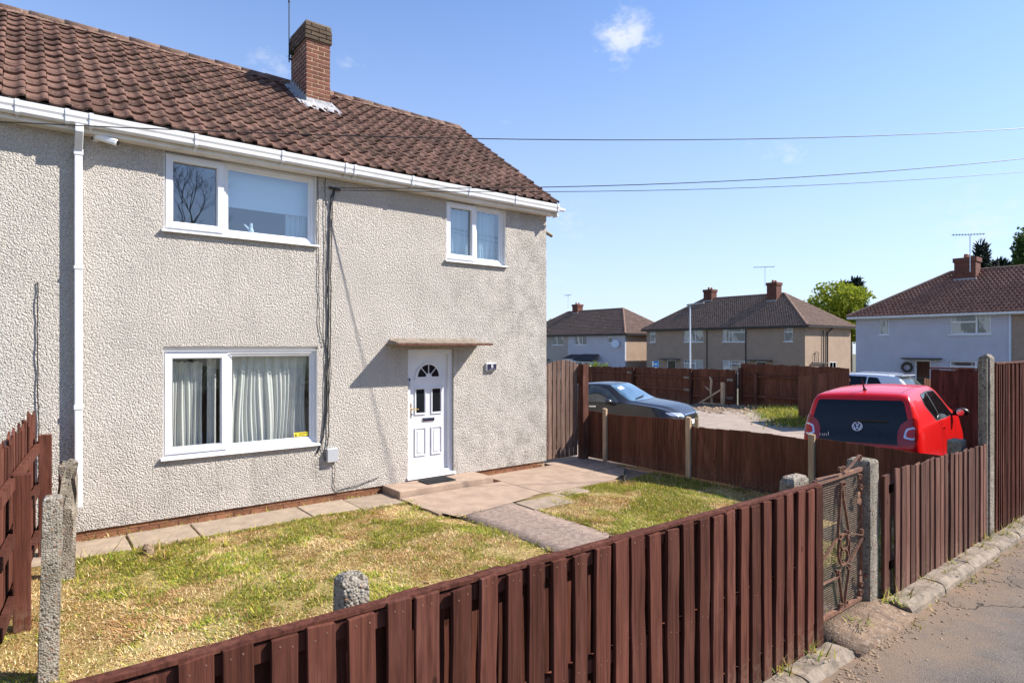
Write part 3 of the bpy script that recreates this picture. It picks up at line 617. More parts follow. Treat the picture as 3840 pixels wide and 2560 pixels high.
# ---- door
dx0, dx1, dz0, dz1 = DOR
door = ob('front_door', MB().box(dx0+.075, dx1-.075, .10, .145, dz0+.06, dz1-.075), 'upvc', house, label='white panelled front door with half-moon fanlight')
ob('door_frame', MB().ring(dx0, dx1, dz0, dz1, .075, .045, .15), 'upvc', door)
ob('threshold', MB().sweepx([(.15, dz0+.075), (.06, dz0+.06), (.03, dz0+.03), (-.03, dz0+.018), (-.04, dz0-.015), (.15, dz0-.015)], dx0-.02, dx1+.03, True), 'upvc', door)
def panel(x0, x1, z0, z1, glass):
    p = ob('door_panel', MB().ring(x0, x1, z0, z1, .028, .082, .101, .016), 'upvc', door)
    if glass: ob('pane', MB().quad((x0+.03, .094, z0+.03), (x1-.03, .094, z0+.03), (x1-.03, .094, z1-.03), (x0+.03, .094, z1-.03)), 'darkglass', p)
    else: ob('panel_field', MB().box(x0+.045, x1-.045, .09, .102, z0+.05, z1-.05), 'upvc', p, bevel=.006)
cxm = (dx0+dx1)/2
for xa, xb in ((cxm-.262, cxm-.052), (cxm+.052, cxm+.262)):
    panel(xa, xb, 1.17, 1.62, True); panel(xa, xb, .48, .95, False)
def arc(cx, cz, r, a0, a1, n): return [(cx+r*math.cos(a0+(a1-a0)*i/n), cz+r*math.sin(a0+(a1-a0)*i/n)) for i in range(n+1)]
fan = MB(); fo = arc(cxm, 1.775, .262, 0, math.pi, 24); fi = arc(cxm, 1.80, .205, 0, math.pi, 24)
for i in range(24):
    a, b, c, d = fo[i], fo[i+1], fi[i+1], fi[i]
    fan.quad((a[0], .082, a[1]), (b[0], .082, b[1]), (c[0], .09, c[1]), (d[0], .09, d[1])); fan.quad((b[0], .082, b[1]), (a[0], .082, a[1]), (a[0], .101, a[1]), (b[0], .101, b[1]))
fan.box(cxm-.262, cxm+.262, .082, .101, 1.755, 1.80)
hub = arc(cxm, 1.80, .06, 0, math.pi, 12)
for i in range(12): fan.quad((cxm, .084, 1.80), (hub[i][0], .084, hub[i][1]), (hub[i+1][0], .084, hub[i+1][1]))
for a in (.8, math.pi/2, math.pi-.8): fan.bar((cxm+.05*math.cos(a), .088, 1.80+.05*math.sin(a)), (cxm+.208*math.cos(a), .088, 1.80+.208*math.sin(a)), .012, .016, (0, 1, 0))
fl_ = ob('fanlight', fan, 'upvc', door)
ob('pane', MB().quad(*[(p[0], .096, p[1]) for p in arc(cxm, 1.80, .207, 0, math.pi, 24)]), 'darkglass', fl_)
lb = ob('letterbox', MB().box(cxm-.115, cxm+.115, .084, .101, 1.045, 1.115), 'chrome', door, bevel=.006)
ob('flap', MB().box(cxm-.095, cxm+.095, .078, .085, 1.06, 1.10), 'navy', lb, bevel=.003)
hd = ob('door_handle', MB().box(dx0+.085, dx0+.117, .083, .101, 1.12, 1.37), 'brass', door, bevel=.005)
ob('lever', MB().tube([(dx0+.101, .09, 1.27), (dx0+.101, .045, 1.27), (dx0+.125, .04, 1.27), (dx0+.225, .042, 1.265)], .008, 8), 'brass', hd)
# ---- canopy over the door
cp = MB(); cx0, cx1 = 4.55, 6.36
cp.quad((cx0, -.43, 2.335), (cx1, -.43, 2.335), (cx1, -.43, 2.37), (cx0, -.43, 2.37)); cp.quad((cx0, -.43, 2.37), (cx1, -.43, 2.37), (cx1-.06, -.02, 2.415), (cx0+.06, -.02, 2.415))
cp.quad((cx0+.06, -.02, 2.415), (cx1-.06, -.02, 2.415), (cx1-.08, .02, 2.47), (cx0+.08, .02, 2.47)); cp.quad((cx0, -.43, 2.335), (cx0, .03, 2.345), (cx1, .03, 2.345), (cx1, -.43, 2.335))
cp.quad((cx0, -.43, 2.335), (cx0, -.43, 2.37), (cx0+.06, -.02, 2.415), (cx0, .03, 2.345)); cp.quad((cx1, -.43, 2.37), (cx1, -.43, 2.335), (cx1, .03, 2.345), (cx1-.06, -.02, 2.415))
can = ob('door_canopy', cp, 'concrete', house)
ob('canopy_edge', MB().box(cx0-.004, cx1+.004, -.437, -.425, 2.328, 2.36), 'wood_grey', can)

# ---- things on the wall
cc = root('security_camera', 'white bullet security camera under the eaves beside the downpipe', 'camera', (.73, 0, 4.78))
ob('mount', MB().disc((.69, 0, 4.82), (0, -1, 0), .04, 14, .025).tube([(.69, -.02, 4.82), (.70, -.07, 4.82), (.72, -.1, 4.81)], .02, 8), 'white', cc)
ob('body', MB().bar((.68, -.09, 4.83), (.90, -.19, 4.765), .075, .075), 'white', cc, bevel=.02)
ob('lens', MB().disc((.897, -.189, 4.766), (.22, -.1, -.065), .03, 16, .01), 'black', cc)
ob('lead', MB().tube([(.68, -.02, 4.82), (.655, -.03, 4.80), (.65, -.02, 4.87), (.62, -.01, 4.93)], .007, 6), 'cable', cc)
jb = root('junction_box', 'grey junction box low on the wall below the cables', 'box', (3.645, 0, .57))
ob('housing', MB().box(3.555, 3.735, -.065, .0, .57, .785), 'greybox', jb, bevel=.018)
ob('lid', MB().box(3.562, 3.728, -.078, -.066, .578, .777), 'greybox', jb, bevel=.012)
npz = root('house_number_sign', 'white framed navy house number plaque reading 8', 'sign', (6.615, 0, 1.88))
ob('surround', MB().box(6.512, 6.722, -.045, 0, 1.872, 2.018), 'white', npz, bevel=.012)
ob('plaque', MB().box(6.535, 6.722, -.055, -.046, 1.885, 2.0), 'navy', npz)
t8 = textmesh('8', .095); o = ob('number', t8, 'white', npz, (6.63, -.0565, 1.955)); o.rotation_euler = (R(90), 0, 0)
ob('lettering', MB().tube([(6.565+.09*k/24, -.057, 1.9+.005*math.sin(k*1.9)) for k in range(25)], .0018, 4).disc((6.69, -.056, 1.902), (0, -1, 0), .006, 10, .001), 'white', npz)
db = root('doorbell', 'grey video doorbell on the left side of the door frame', 'doorbell', (4.985, .03, 1.70))
ob('case', MB().box(4.963, 5.012, .022, .0455, 1.63, 1.79), 'greybox', db, bevel=.008); ob('lens', MB().box(4.983, 5.008, .016, .023, 1.745, 1.785), 'black', db)
ob('overflow_pipe', MB().tube([(7.9, .12, 4.62), (8.16, .03, 4.48)], .035, 10), 'old_pipe', label='short yellowish overflow pipe sticking out of the house corner below the eaves', cat='pipe')
def wallcable(name, pts, r, label):
    q = []
    for a, b in zip(pts[:-1], pts[1:]):
        for k in range(6):
            t = k/6; q.append((a[0]+(b[0]-a[0])*t+random.uniform(-.006, .006), -.012-random.uniform(0, .012), a[1]+(b[1]-a[1])*t))
    q.append((pts[-1][0], -.012, pts[-1][1])); ob(name, MB().tube(q, r, 6), 'cable', label=label, cat='cable')
wallcable('wall_cable', [(3.69, 4.665), (3.64, 4.55), (3.61, 4.0), (3.60, 3.0), (3.59, 2.2), (3.575, 1.4), (3.52, .95), (3.42, .72)], .011, 'thick black cable running down the wall right of the big windows')
wallcable('wall_cable', [(3.70, 4.66), (3.66, 4.5), (3.635, 3.6), (3.63, 2.4), (3.60, 1.8), (3.60, 1.0), (3.57, .76)], .008, 'black cable beside the thick one, entering the grey box')
wallcable('wall_cable', [(3.55, 4.86), (3.545, 4.2), (3.55, 3.2), (3.555, 2.3), (3.54, 1.3), (3.5, .8), (3.55, .6), (3.6, .58)], .005, 'thin dark cable left of the two thick wall cables')
wallcable('wall_cable', [(3.44, 4.86), (3.445, 3.9), (3.45, 3.2), (3.46, 2.6), (3.52, 2.33), (3.62, 2.3), (3.64, 1.9), (3.6, 1.5)], .005, 'thin cable down the right edge of the upstairs window')
wallcable('wall_cable', [(3.68, .57), (3.70, .42), (3.68, .22), (3.74, .13), (4.1, .17), (4.42, .24)], .005, 'thin cable from the grey box along the foot of the wall')
wallcable('wall_cable', [(.135, 3.05), (.13, 2.4), (.145, 1.2), (.14, .6)], .006, 'loose dark cable on the neighbouring wall left of the downpipe')
ob('wall_bracket', MB().bar((3.6, -.03, 4.70), (3.78, -.03, 4.68), .02, .03).tube([(3.68, 0, 4.69), (3.68, -.1, 4.69)], .012, 6), 'cable', label='small black cable hook on the wall where the overhead wires arrive', cat='bracket')
# ---- step, mat, paving
step = ob('door_step', MB().box(4.50, 6.28, -.56, .02, -.1, .10), 'pad', label='shallow concrete door step below the white front door', cat='step', bevel=.012)
matr = root('door_mat', 'black rubber ring mat on the door step', 'mat', (5.35, -.27, .1))
ob('rim', MB().box(5.08, 5.62, -.42, -.10, .101, .108), 'mat', matr)
mm = MB()
for i in range(15):
    for j in range(9): mm.box(5.085+i*.036, 5.108+i*.036, -.415+j*.036, -.392+j*.036, .107, .120)
ob('studs', mm, 'mat', matr, kind='stuff')
pv = ob('paving', MB().box(.2, 9.18, -1.9, .03, -.5, -.045), 'soil', kind='structure')
for i, (a, b) in enumerate(((-.3, .98), (1.0, 1.69), (1.71, 3.08), (3.10, 3.78), (3.80, 4.46))):
    o = ob('paving_slab', MB().box(a, b, -.76+.02*(i % 2), -.085, -.06, .0), 'slab', pv, bevel=.012); o.rotation_euler = (random.uniform(-.008, .008), random.uniform(-.004, .004), 0)
ob('paving_slab', MB().quad((4.49, -.60, .006), (6.42, -.60, .006), (6.42, -1.72, .006), (4.62, -2.0, .006), (4.48, -1.3, .006)).box(4.5, 6.42, -1.7, -.6, -.05, .004), 'pad', pv)
ob('paving_slab', MB().box(6.30, 7.95, -1.68, -.03, -.05, .0), 'pad', pv).location.x += .155
ob('paving_slab', MB().box(8.10, 9.17, -.95, .4, -.05, .004), 'pad', pv)
ob('paving_slab', MB().quad((8.10, -.97, .002), (8.10, -1.66, .002), (8.5, -1.5, .002), (9.16, -.97, .002)), 'pad', pv)
ob('paving_slab', MB().box(5.72, 6.45, -2.22, -1.76, -.05, .018), 'slab', pv, bevel=.01).rotation_euler = (0, 0, R(-1.5))
ob('paving_slab', MB().box(6.49, 7.1, -2.05, -1.74, -.05, .012), 'slab', pv, bevel=.01)
gp = slabmesh(4.68, 5.68, -6.62, -1.74, lambda x, y: .002+.0 if y > -6 else .0, -.5, amp=.006); gp.materials.clear(); gp.materials.append(MT['path']); ob('garden_path', gp, None, kind='structure')
# ================================================================== LAWN
LAWNS = [('lawn', -2.2, 4.68, -6.66, -.74), ('lawn', 5.66, 9.20, -6.66, -1.70)]
def lawn_z(x, y): return .0+.018*math.sin(x*1.9+.7*y)*math.sin(y*1.3+.4)+.008*math.sin(5*x+3*y)
def lawn_edge(x, y):                                   # ragged edges: distance inside the lawn
    w = .05*math.sin(3.1*x+1.7*y)+.035*math.sin(7.3*y-2*x)+.02*math.sin(17*x+13*y)
    if x < 4.9: 
        top = -.74-(.32*ss(3.4, 4.6, x)*.2 if x < 4.4 else .0)
        cut = -.82 if x < 4.35 else -1.15
        return min(4.66+w-x, cut+.05+w-y, y+6.64)
    e = min(x-5.66-w, 9.18-x, y+6.64, -1.72+w-y)
    if y > -2.4 and x < 6.55: e = min(e, max(x-6.5, -2.28-y)+w)
    if x > 7.6: e = min(e, -1.25-(9.2-x)*.25-y+w)
    return e
for nme, x0, x1, y0, y1 in LAWNS:
    m = slabmesh(x0, x1, y0, y1, lambda x, y: lawn_z(x, y)-.012, -.5); m.materials.clear(); m.materials.append(MT['lawn'])
    ob('lawn_ground', m, None, kind='structure')
def vnoise(x, y, s, seed):                              # smooth value noise on arrays
    r = np.random.default_rng(seed).random((64, 64)); x = x*s+100; y = y*s+100
    xi = np.floor(x).astype(int); yi = np.floor(y).astype(int); fx = x-xi; fy = y-yi; fx = fx*fx*(3-2*fx); fy = fy*fy*(3-2*fy)
    g = lambda a, b: r[a % 64, b % 64]
    return (g(xi, yi)*(1-fx)+g(xi+1, yi)*fx)*(1-fy)+(g(xi, yi+1)*(1-fx)+g(xi+1, yi+1)*fx)*fy
def fbm(x, y, s, seed): return .5*vnoise(x, y, s, seed)+.3*vnoise(x, y, s*2.1, seed+1)+.2*vnoise(x, y, s*4.7, seed+2)
def grass_mesh(name, px, py, pz, length, green, width=.0045, tall=1.):
    n = len(px); a = rng.random(n)*6.283; lean = .5+rng.random(n)*1.0
    patch_a = fbm(px, py, 1.1, 40)*6.28*1.5; a = np.where(rng.random(n) < .55, patch_a+rng.normal(0, .6, n), a)
    dx, dy = np.cos(a), np.sin(a); L = length*(.45+rng.random(n)*.85); h = L*np.cos(np.minimum(lean, 1.35)); hz = L*np.sin(np.minimum(lean, 1.35))
    w = width*(.6+rng.random(n)*.8); sx, sy = -dy*w, dx*w
    V = np.zeros((n, 3, 3), np.float32)
    V[:, 0] = np.stack([px-sx, py-sy, pz], 1); V[:, 1] = np.stack([px+sx, py+sy, pz], 1); V[:, 2] = np.stack([px+dx*hz, py+dy*hz, pz+h], 1)
    straw = np.array([.60, .42, .18]); pale = np.array([.76, .60, .36]); brown = np.array([.34, .195, .085]); gr = np.array([.15, .21, .025]); yg = np.array([.42, .38, .055])
    r = rng.random(n)[:, None]; g = green[:, None]
    dry = np.where(r < .45, straw, np.where(r < .75, pale, brown)); live = np.where(rng.random(n)[:, None] < .5, gr, yg)
    pb = fbm(px, py, 3.1, 61)[:, None]; dry = np.where((rng.random(n)[:, None] < np.clip((pb-.5)*5, 0, .8)), brown*1.25, dry)
    c = np.where(rng.random(n)[:, None] < g, live, dry)*(.8+.4*rng.random(n)[:, None])
    C = np.ones((n, 3, 4), np.float32); C[..., :3] = c[:, None]; C[:, 2, :3] *= 1.15
    F = np.arange(n*3).reshape(n, 3)
    return numesh(name, V.reshape(-1, 3), F, 'grass', False, None, C.reshape(-1, 4))
def lawn_points(x0, x1, y0, y1, dens):
    n = int((x1-x0)*(y1-y0)*dens); x = x0+rng.random(n)*(x1-x0); y = y0+rng.random(n)*(y1-y0)
    e = np.array([lawn_edge(a, b) for a, b in zip(x, y)]); k = e > rng.random(n)*.05; return x[k], y[k]
gx, gy = [], []
for nme, x0, x1, y0, y1 in LAWNS:
    a, b = lawn_points(x0, x1, y0, y1, 8200); gx.append(a); gy.append(b)
gx, gy = np.concatenate(gx), np.concatenate(gy); gz = np.array([lawn_z(a, b) for a, b in zip(gx, gy)])-.012
gn = np.clip((fbm(gx, gy, 1.5, 3)*.6+fbm(gx, gy, 5., 9)*.4-.42)*5.2+.10+.06*(gx > 5), .05, .85)
bare = (fbm(gx, gy, 2.3, 77) > .66) & (rng.random(len(gx)) < .75)
gx, gy, gz, gn = gx[~bare], gy[~bare], gz[~bare], gn[~bare]
ob('grass', grass_mesh('grass', gx, gy, gz, .030+.018*gn, gn), None, label='short dry straw and green grass of the front lawn', cat='grass', kind='stuff')
# taller tufts and weeds along edges, kerb and drive
tx, ty, tz, tl = [], [], [], []
def clump(x, y, z, n, r, l):
    for _ in range(n): tx.append(x+random.gauss(0, r)); ty.append(y+random.gauss(0, r)); tz.append(z); tl.append(l*random.uniform(.5, 1.2))
for _ in range(120):
    x = random.uniform(.5, 4.5); clump(x, -.06+random.uniform(-.01, .02), -.01, random.choice((0, 0, 3, 9)), .02, .05)
for x in (1.0, 1.70, 3.09, 3.79): 
    for k in range(12): clump(x, -.1-k*.055, -.02, random.choice((0, 1, 4)), .012, .04)
for _ in range(150): x = random.uniform(.3, 4.6); clump(x, -.86+random.uniform(-.05, .05), 0, 8, .02, .06)
for _ in range(110): y = random.uniform(-6.4, -1.9); clump(4.66+random.uniform(-.04, .04), y, 0, 8, .02, .07)
for _ in range(110): y = random.uniform(-6.4, -2.3); clump(5.7+random.uniform(-.04, .05), y, 0, 8, .02, .07)
for _ in range(120): y = random.uniform(-6.3, -.9); clump(9.12+random.uniform(-.1, .05), y, 0, 10, .03, .09)
for _ in range(260): x = random.uniform(.2, 9.2); clump(x, -6.52+random.uniform(-.06, .08), 0, 8, .03, .10)
for _ in range(90): clump(random.uniform(.3, 4.5), random.uniform(-6.3, -1.0), 0, random.choice((6, 12, 22)), .04, random.uniform(.06, .10))
for _ in range(40): clump(random.uniform(5.8, 9.0), random.uniform(-6.3, -2.2), 0, random.choice((6, 12, 22)), .04, random.uniform(.06, .10))
for x, y, n, l in ((1.25, -1.3, 90, .16), (.75, -1.15, 70, .14), (2.2, -4.4, 50, .1), (.9, -2.6, 60, .1), (1.6, -3.5, 60, .12), (.5, -4.0, 80, .14), (3.3, -2.4, 50, .09), (6.2, -2.35, 90, .12), (5.85, -3.2, 80, .13), (7.9, -1.9, 60, .1)): clump(x, y, 0, n, .07, l)
for x, y, n, l in ((.75, -.95, 14, .34), (1.05, -.98, 16, .38), (1.2, -1.0, 20, .3), (.55, -.8, 10, .3), (.95, -.06, 8, .34), (1.5, -.05, 7, .28), (.62, -.08, 10, .36), (2.7, -.05, 6, .2), (3.6, -.05, 6, .16), (.45, -1.6, 20, .22), (.35, -2.4, 26, .2), (1.35, -6.35, 10, .24), (5.0, -1.95, 18, .12)): clump(x, y, -.02, n, .05, l)
for x, l, n in ((6.05, .26, 22), (6.3, .2, 12), (6.9, .12, 26), (7.3, .13, 20), (7.9, .16, 24), (8.5, .15, 30), (8.9, .16, 40), (9.3, .17, 60), (9.7, .16, 60), (10.1, .15, 50), (5.4, .1, 30), (4.6, .12, 30), (4.2, .13, 30), (7.6, .1, 30)): clump(x, -6.80+random.uniform(-.03, .03), .03, n, .05, l)
for x in np.arange(5.9, 11, .09): clump(x, -6.96+random.gauss(0, .03), -.05, random.choice((0, 0, 2, 6, 12)), .03, .08)
tx, ty, tz, tl = map(np.array, (tx, ty, tz, tl))
ob('weeds', grass_mesh('weeds', tx, ty, tz, tl, np.full(len(tx), .72), .005), None, label='green weeds and grass tufts along path edges, fence foot and kerb', cat='weeds', kind='stuff')
# grass strips and rough grass on the driveway next door
tx, ty, tl = [], [], []
p0, p1 = onZ(1630, 985, .1), onZ(1850, 1028, .1)
for _ in range(420):
    t = random.random(); p = p0.lerp(p1, t); tx += list(np.random.default_rng(_).normal(p.x, .12, 12)); ty += list(np.random.default_rng(_+999).normal(p.y, .10, 12)); tl += [.10]*12
for _ in range(700):
    t = random.random(); p = onZ(1790, 940, .1).lerp(onZ(1860, 985, .1), t); tx += list(np.random.default_rng(_).normal(p.x+.5, .5, 10)); ty += list(np.random.default_rng(_+555).normal(p.y+.4, .4, 10)); tl += [.22]*10
tx, ty, tl = map(np.array, (tx, ty, tl)); k = tx < 21.3; tx, ty, tl = tx[k], ty[k], tl[k]
tz = np.array([drive_z(a, b) for a, b in zip(tx, ty)])
ob('rough_grass', grass_mesh('rough_grass', tx, ty, tz, tl, np.full(len(tx), .85), .012), None, label='rough grass growing on the concrete driveway beyond the low fence', cat='grass', kind='stuff')

# ---- dead leaves and chips
def chips(name, pts, smin, smax, mat, label, zf):
    V, F = [], []
    for x, y in pts:
        s_ = random.uniform(smin, smax); a = random.uniform(0, 6.28); t = random.uniform(.2, .9); z = zf(x, y); b = len(V)
        for k in range(5):
            q = a+k*1.257; V.append((x+math.cos(q)*s_*random.uniform(.6, 1), y+math.sin(q)*s_*random.uniform(.5, 1), z+random.uniform(.0, .3)*s_))
        V.append((x, y, z+s_*t)); F += [(b+k, b+(k+1) % 5, b+5) for k in range(5)]
    ob(name, numesh(name, V, F, mat), None, label=label, cat=name.replace('_', ' '), kind='stuff')
pts = [(random.uniform(4.0, 10.5), -6.98-abs(random.gauss(0, .16))) for _ in range(350)]+[(random.uniform(4.9, 6.1), random.uniform(-7.05, -6.65)) for _ in range(420)]+[(random.uniform(2, 5), -7.0-abs(random.gauss(0, .1))) for _ in range(200)]
chips('dirt_crumbs', pts, .006, .022, 'soil', 'brown dirt crumbs and dead leaf bits along the kerb', lambda x, y: -.05)
pts = [(random.gauss(5.45, .35), -6.72+random.uniform(-.22, .1)) for _ in range(160)]
chips('stone_chips', pts, .012, .04, 'concrete', 'broken concrete bits below the iron gate', lambda x, y: -.03)
pc = onZ(1700, 930, .1); pts = [(min(21.2, pc.x-.6+random.gauss(0, 1.0)), pc.y+.4+random.gauss(0, 1.1)) for _ in range(700)]
chips('rubble_heap', pts, .03, .13, 'soil', 'brown heap of soil and rubble on the driveway by the far fence', lambda x, y: drive_z(x, y))
pts = [(random.uniform(.3, 4.5), random.uniform(-.085, .02)) for _ in range(700)]+[(random.uniform(6.3, 7.9), random.uniform(-.04, .02)) for _ in range(90)]
chips('wall_foot_dirt', pts, .012, .045, 'soil', 'brown dirt and debris along the brick foot of the house wall', lambda x, y: -.045)
pts = [(8.95+random.gauss(0, .12), random.uniform(-2.2, .1)) for _ in range(140)]
chips('gravel_bits', pts, .01, .03, 'concrete', 'pale gravel bits at the foot of the low side fence', lambda x, y: .0)
ob('plant_stump', MB().tube([(8.02, -1.93, -.02), (8.0, -1.95, .08), (7.95, -1.99, .16)], [.02, .018, .008], 6).tube([(8.03, -1.93, -.02), (8.08, -1.9, .07), (8.15, -1.9, .12)], [.018, .014, .006], 6).tube([(8.0, -1.93, -.02), (7.96, -1.86, .1)], [.014, .005], 6), 'bark', label='short dead woody stump at the edge of the concrete pad', cat='stump')
ob('tree_stump', MB().tube([(1.1, -1.05, -.05), (1.1, -1.05, .05), (1.11, -1.04, .09)], [.07, .06, .045], 9), 'soil', label='small cut stump in the grass near the left paving', cat='stump')

# ================================================================== KERB EDGING
def kerb(x0, x1, label, zt, rough):
    k = root('kerb_edging', label, 'kerb', (x0, -6.82, -.05)); x = x0; i = 0
    while x < x1-.05:
        l = min(random.uniform(.82, .98), x1-x); mb = MB(); n = max(3, int(l/.07)); prof = [(-6.955, -.12), (-6.95, zt-.05), (-6.925, zt-.015), (-6.88, zt), (-6.74, zt-.004), (-6.70, -.12)]
        for a in range(n+1):
            for y, z in prof: mb.v.append((x+l*a/n*(1-.02/l), y+random.uniform(-1, 1)*rough*.5, z+(random.uniform(-1.2, .5)*rough if z > -.1 else 0)))
        for a in range(n):
            for c in range(5): mb.f.append((a*6+c, a*6+c+1, a*6+c+7, a*6+c+6))
        mb.f += [tuple(range(6)), tuple(range(n*6+5, n*6-1, -1))]
        ob('kerb_block', mb, 'concrete', k); x += l; i += 1
kerb(6.08, 13.5, 'worn concrete kerb edging in front of the fence right of the gate', .045, .008)
kerb(-1.0, 4.98, 'crumbling concrete edging under the long front fence', -.0, .009)
gs = slabmesh(4.98, 6.1, -6.98, -6.55, lambda x, y: -.02+.05*ss(-6.95, -6.7, y)+.006*math.sin(x*9)*math.sin(y*23), -.3, amp=.004); gs.materials.clear(); gs.materials.append(MT['dirt'])
ob('gate_threshold', gs, None, kind='structure')

# ================================================================== FENCES
def board_mesh(w, h, t, mat, segs=4, jit=.003, slope=0., top=0., seed=0, nails=()):
    r = random.Random(seed); mb = MB(); n = segs
    for k in range(n+1):
        z = h*k/n; dx = r.uniform(-jit, jit); dw = r.uniform(-jit, jit)*.6
        zz = lambda s_: z+(top*s_ if k == n else 0)
        mb.v += [(-w/2+dx, -t/2, zz(-1)), (w/2+dx+dw, -t/2+slope, zz(1)), (w/2+dx+dw, t/2, zz(1)), (-w/2+dx, t/2, zz(-1))]
    for k in range(n):
        for c in range(4): d = (c+1) % 4; mb.f.append((k*4+c, k*4+d, k*4+4+d, k*4+4+c))
    mb.f += [(3, 2, 1, 0), (n*4, n*4+1, n*4+2, n*4+3)]
    me = mb.mesh('board'); bm = bmesh.new(); bm.from_mesh(me); bm.normal_update()
    bmesh.ops.bevel(bm, geom=[e for e in bm.edges if len(e.link_faces) == 2 and e.calc_face_angle(0) > .9], offset=.0025, segments=1, affect='EDGES'); bm.to_mesh(me); bm.free()
    me.materials.append(MT[mat])
    if nails:
        me.materials.append(MT['rust']); bm = bmesh.new(); bm.from_mesh(me)
        for nz in nails:
            for nx in (-.22, .2):
                c = bmesh.ops.create_circle(bm, cap_ends=True, radius=.0045, segments=6, matrix=Matrix.Translation((nx*w+r.uniform(-.008, .008), -t/2-.0012, nz+r.uniform(-.012, .012))) @ Matrix.Rotation(R(90), 4, 'X'))
                for f in {f for v in c['verts'] for f in v.link_faces}: f.material_index = 1
        bm.to_mesh(me); bm.free()
    return me
def conc_post(name, x, y, z0, z1, w, d, label, lean=(0, 0), rnd=.03, seed=1, mat='post', group=None, rough=.008):
    r = random.Random(seed); mb = MB(); n = 10; prof = []
    for (a, b) in ((-1, -1), (-.4, -1.0), (.4, -1.0), (1, -1), (1, 0), (1, 1), (.4, 1.0), (-.4, 1.0), (-1, 1), (-1, 0)): prof.append((a*.94 if abs(a) == 1 and abs(b) == 1 else a, b*.94 if abs(a) == 1 and abs(b) == 1 else b))
    hs = [z0+(z1-rnd-z0)*k/n for k in range(n+1)]+[z1-rnd*.45, z1-.1*rnd, z1]; sc = [1]*(n+1)+[.93, .74, .3]
    for k, z in enumerate(hs):
        f = (z-z0); q = .25 if k < 5 else 1.
        for (a, b) in prof: mb.v.append((x+lean[0]*f+a*w/2*sc[k]+r.uniform(-rough, rough)*q, y+lean[1]*f+b*d/2*sc[k]+r.uniform(-rough, rough)*q, z+r.uniform(-rough, rough)*.7))
    m = len(prof)
    for k in range(len(hs)-1):
        for c in range(m): e = (c+1) % m; mb.f.append((k*m+c, k*m+e, k*m+m+e, k*m+m+c))
    mb.f.append(tuple(range((len(hs)-1)*m, len(hs)*m))); mb.f.append(tuple(range(m-1, -1, -1)))
    return ob(name, mb, mat, label=label, cat='post', group=group)
# -- front fence, left of the gate: boards on both sides of the rails
FY = -6.74
ff = root('front_fence', 'long red-brown board-on-board timber fence in the foreground', 'fence', (2.4, FY, 0))
fb = [board_mesh(.105, 1.26, .022, 'wood_red', 6, .0045, 0, random.uniform(-.006, .006), i, (1.22, .66, .16)) for i in range(7)]
x = -.62; i = 0
while x < 4.86:
    fx = x; zt = 1.255-.009*max(0, fx-.9); hgt = zt+.04+random.uniform(-.012, .012)
    inst(fb[i % 7], 'board', ff, (fx, FY+.01, -.04), (random.uniform(-.006, .006), random.uniform(-.013, .013), random.uniform(-.04, .04)), (random.uniform(.86, 1.1), 1, hgt/1.26))
    inst(fb[(i+3) % 7], 'board', ff, (fx+.076, FY+.092, -.03), (0, random.uniform(-.004, .004), 0), (1.44, 1, (hgt-.015)/1.26))
    x += .1515; i += 1
for z in (1.19, .62, .12):
    ob('rail', MB().obox((2.12, FY+.053, z-.012*0), (2.76, 0, -.022 if z > 1 else -.01), (0, .022, 0), (0, 0, .035)), 'wood_red', ff)
ob('capping', MB().obox((2.12, FY+.045, 1.247), (2.76, 0, -.020), (0, .026, 0), (0, 0, .008)), 'wood_red', ff)
for sx, (px, hz, sd) in enumerate(((1.10, 1.335, 4), (4.89, 1.27, 6))):
    conc_post('concrete_post', px, FY+.235, -.3, hz, .115 if sx == 0 else .25, .12, ('stub of a rough concrete post behind the middle of the front fence', 'squat rough concrete post at the hinge side of the iron gate')[sx], (0, 0), .05, sd)
# -- gate
gx0, gx1 = 5.06, 5.90; GYp = -6.60
gate = root('garden_gate', 'rusty wrought-iron garden gate with wire mesh and scrollwork', 'gate', (gx0, GYp, .05))
ob('gate_frame', MB().bar((gx0, GYp, .06), (gx0, GYp, 1.19), .03, .03).bar((gx1, GYp, .06), (gx1, GYp, 1.21), .03, .03).bar((gx0-.015, GYp, 1.19), (gx1+.015, GYp, 1.21), .035, .03).bar((gx0-.015, GYp, .06), (gx1+.015, GYp, .06), .035, .03), 'rust', gate)
wm = MB(); z = .09
while z < 1.18: wm.box(gx0+.012, gx1-.012, GYp+.008, GYp+.012, z, z+.006); z += .0185
for k in range(15): xx = gx0+.03+k*.055; wm.box(xx, xx+.003, GYp+.012, GYp+.014, .08, 1.19)
ob('wire_mesh', wm, 'wire', gate, kind='stuff')
def strip(pts, wdt=.022, th=.007):
    mb = MB(); P = [Vector((gx0+a, GYp-.02, b)) for a, b in pts]
    for k in range(len(P)):
        d = (P[min(k+1, len(P)-1)]-P[max(k-1, 0)]).normalized(); nn = Vector((d.z, 0, -d.x))*th/2
        mb.v += [tuple(P[k]+nn-Vector((0, wdt/2, 0))), tuple(P[k]-nn-Vector((0, wdt/2, 0))), tuple(P[k]-nn+Vector((0, wdt/2, 0))), tuple(P[k]+nn+Vector((0, wdt/2, 0)))]
    for k in range(len(P)-1):
        for c in range(4): e = (c+1) % 4; mb.f.append((k*4+c, k*4+e, k*4+4+e, k*4+4+c))
    mb.f += [(0, 1, 2, 3), (len(P)*4-1, len(P)*4-2, len(P)*4-3, len(P)*4-4)]
    return mb
def curl(cx, cz, r, a0, turns, n=18, shrink=.35): return [(cx+r*(1-(1-shrink)*k/n)*math.cos(a0+turns*6.283*k/n), cz+r*(1-(1-shrink)*k/n)*math.sin(a0+turns*6.283*k/n)) for k in range(n+1)]
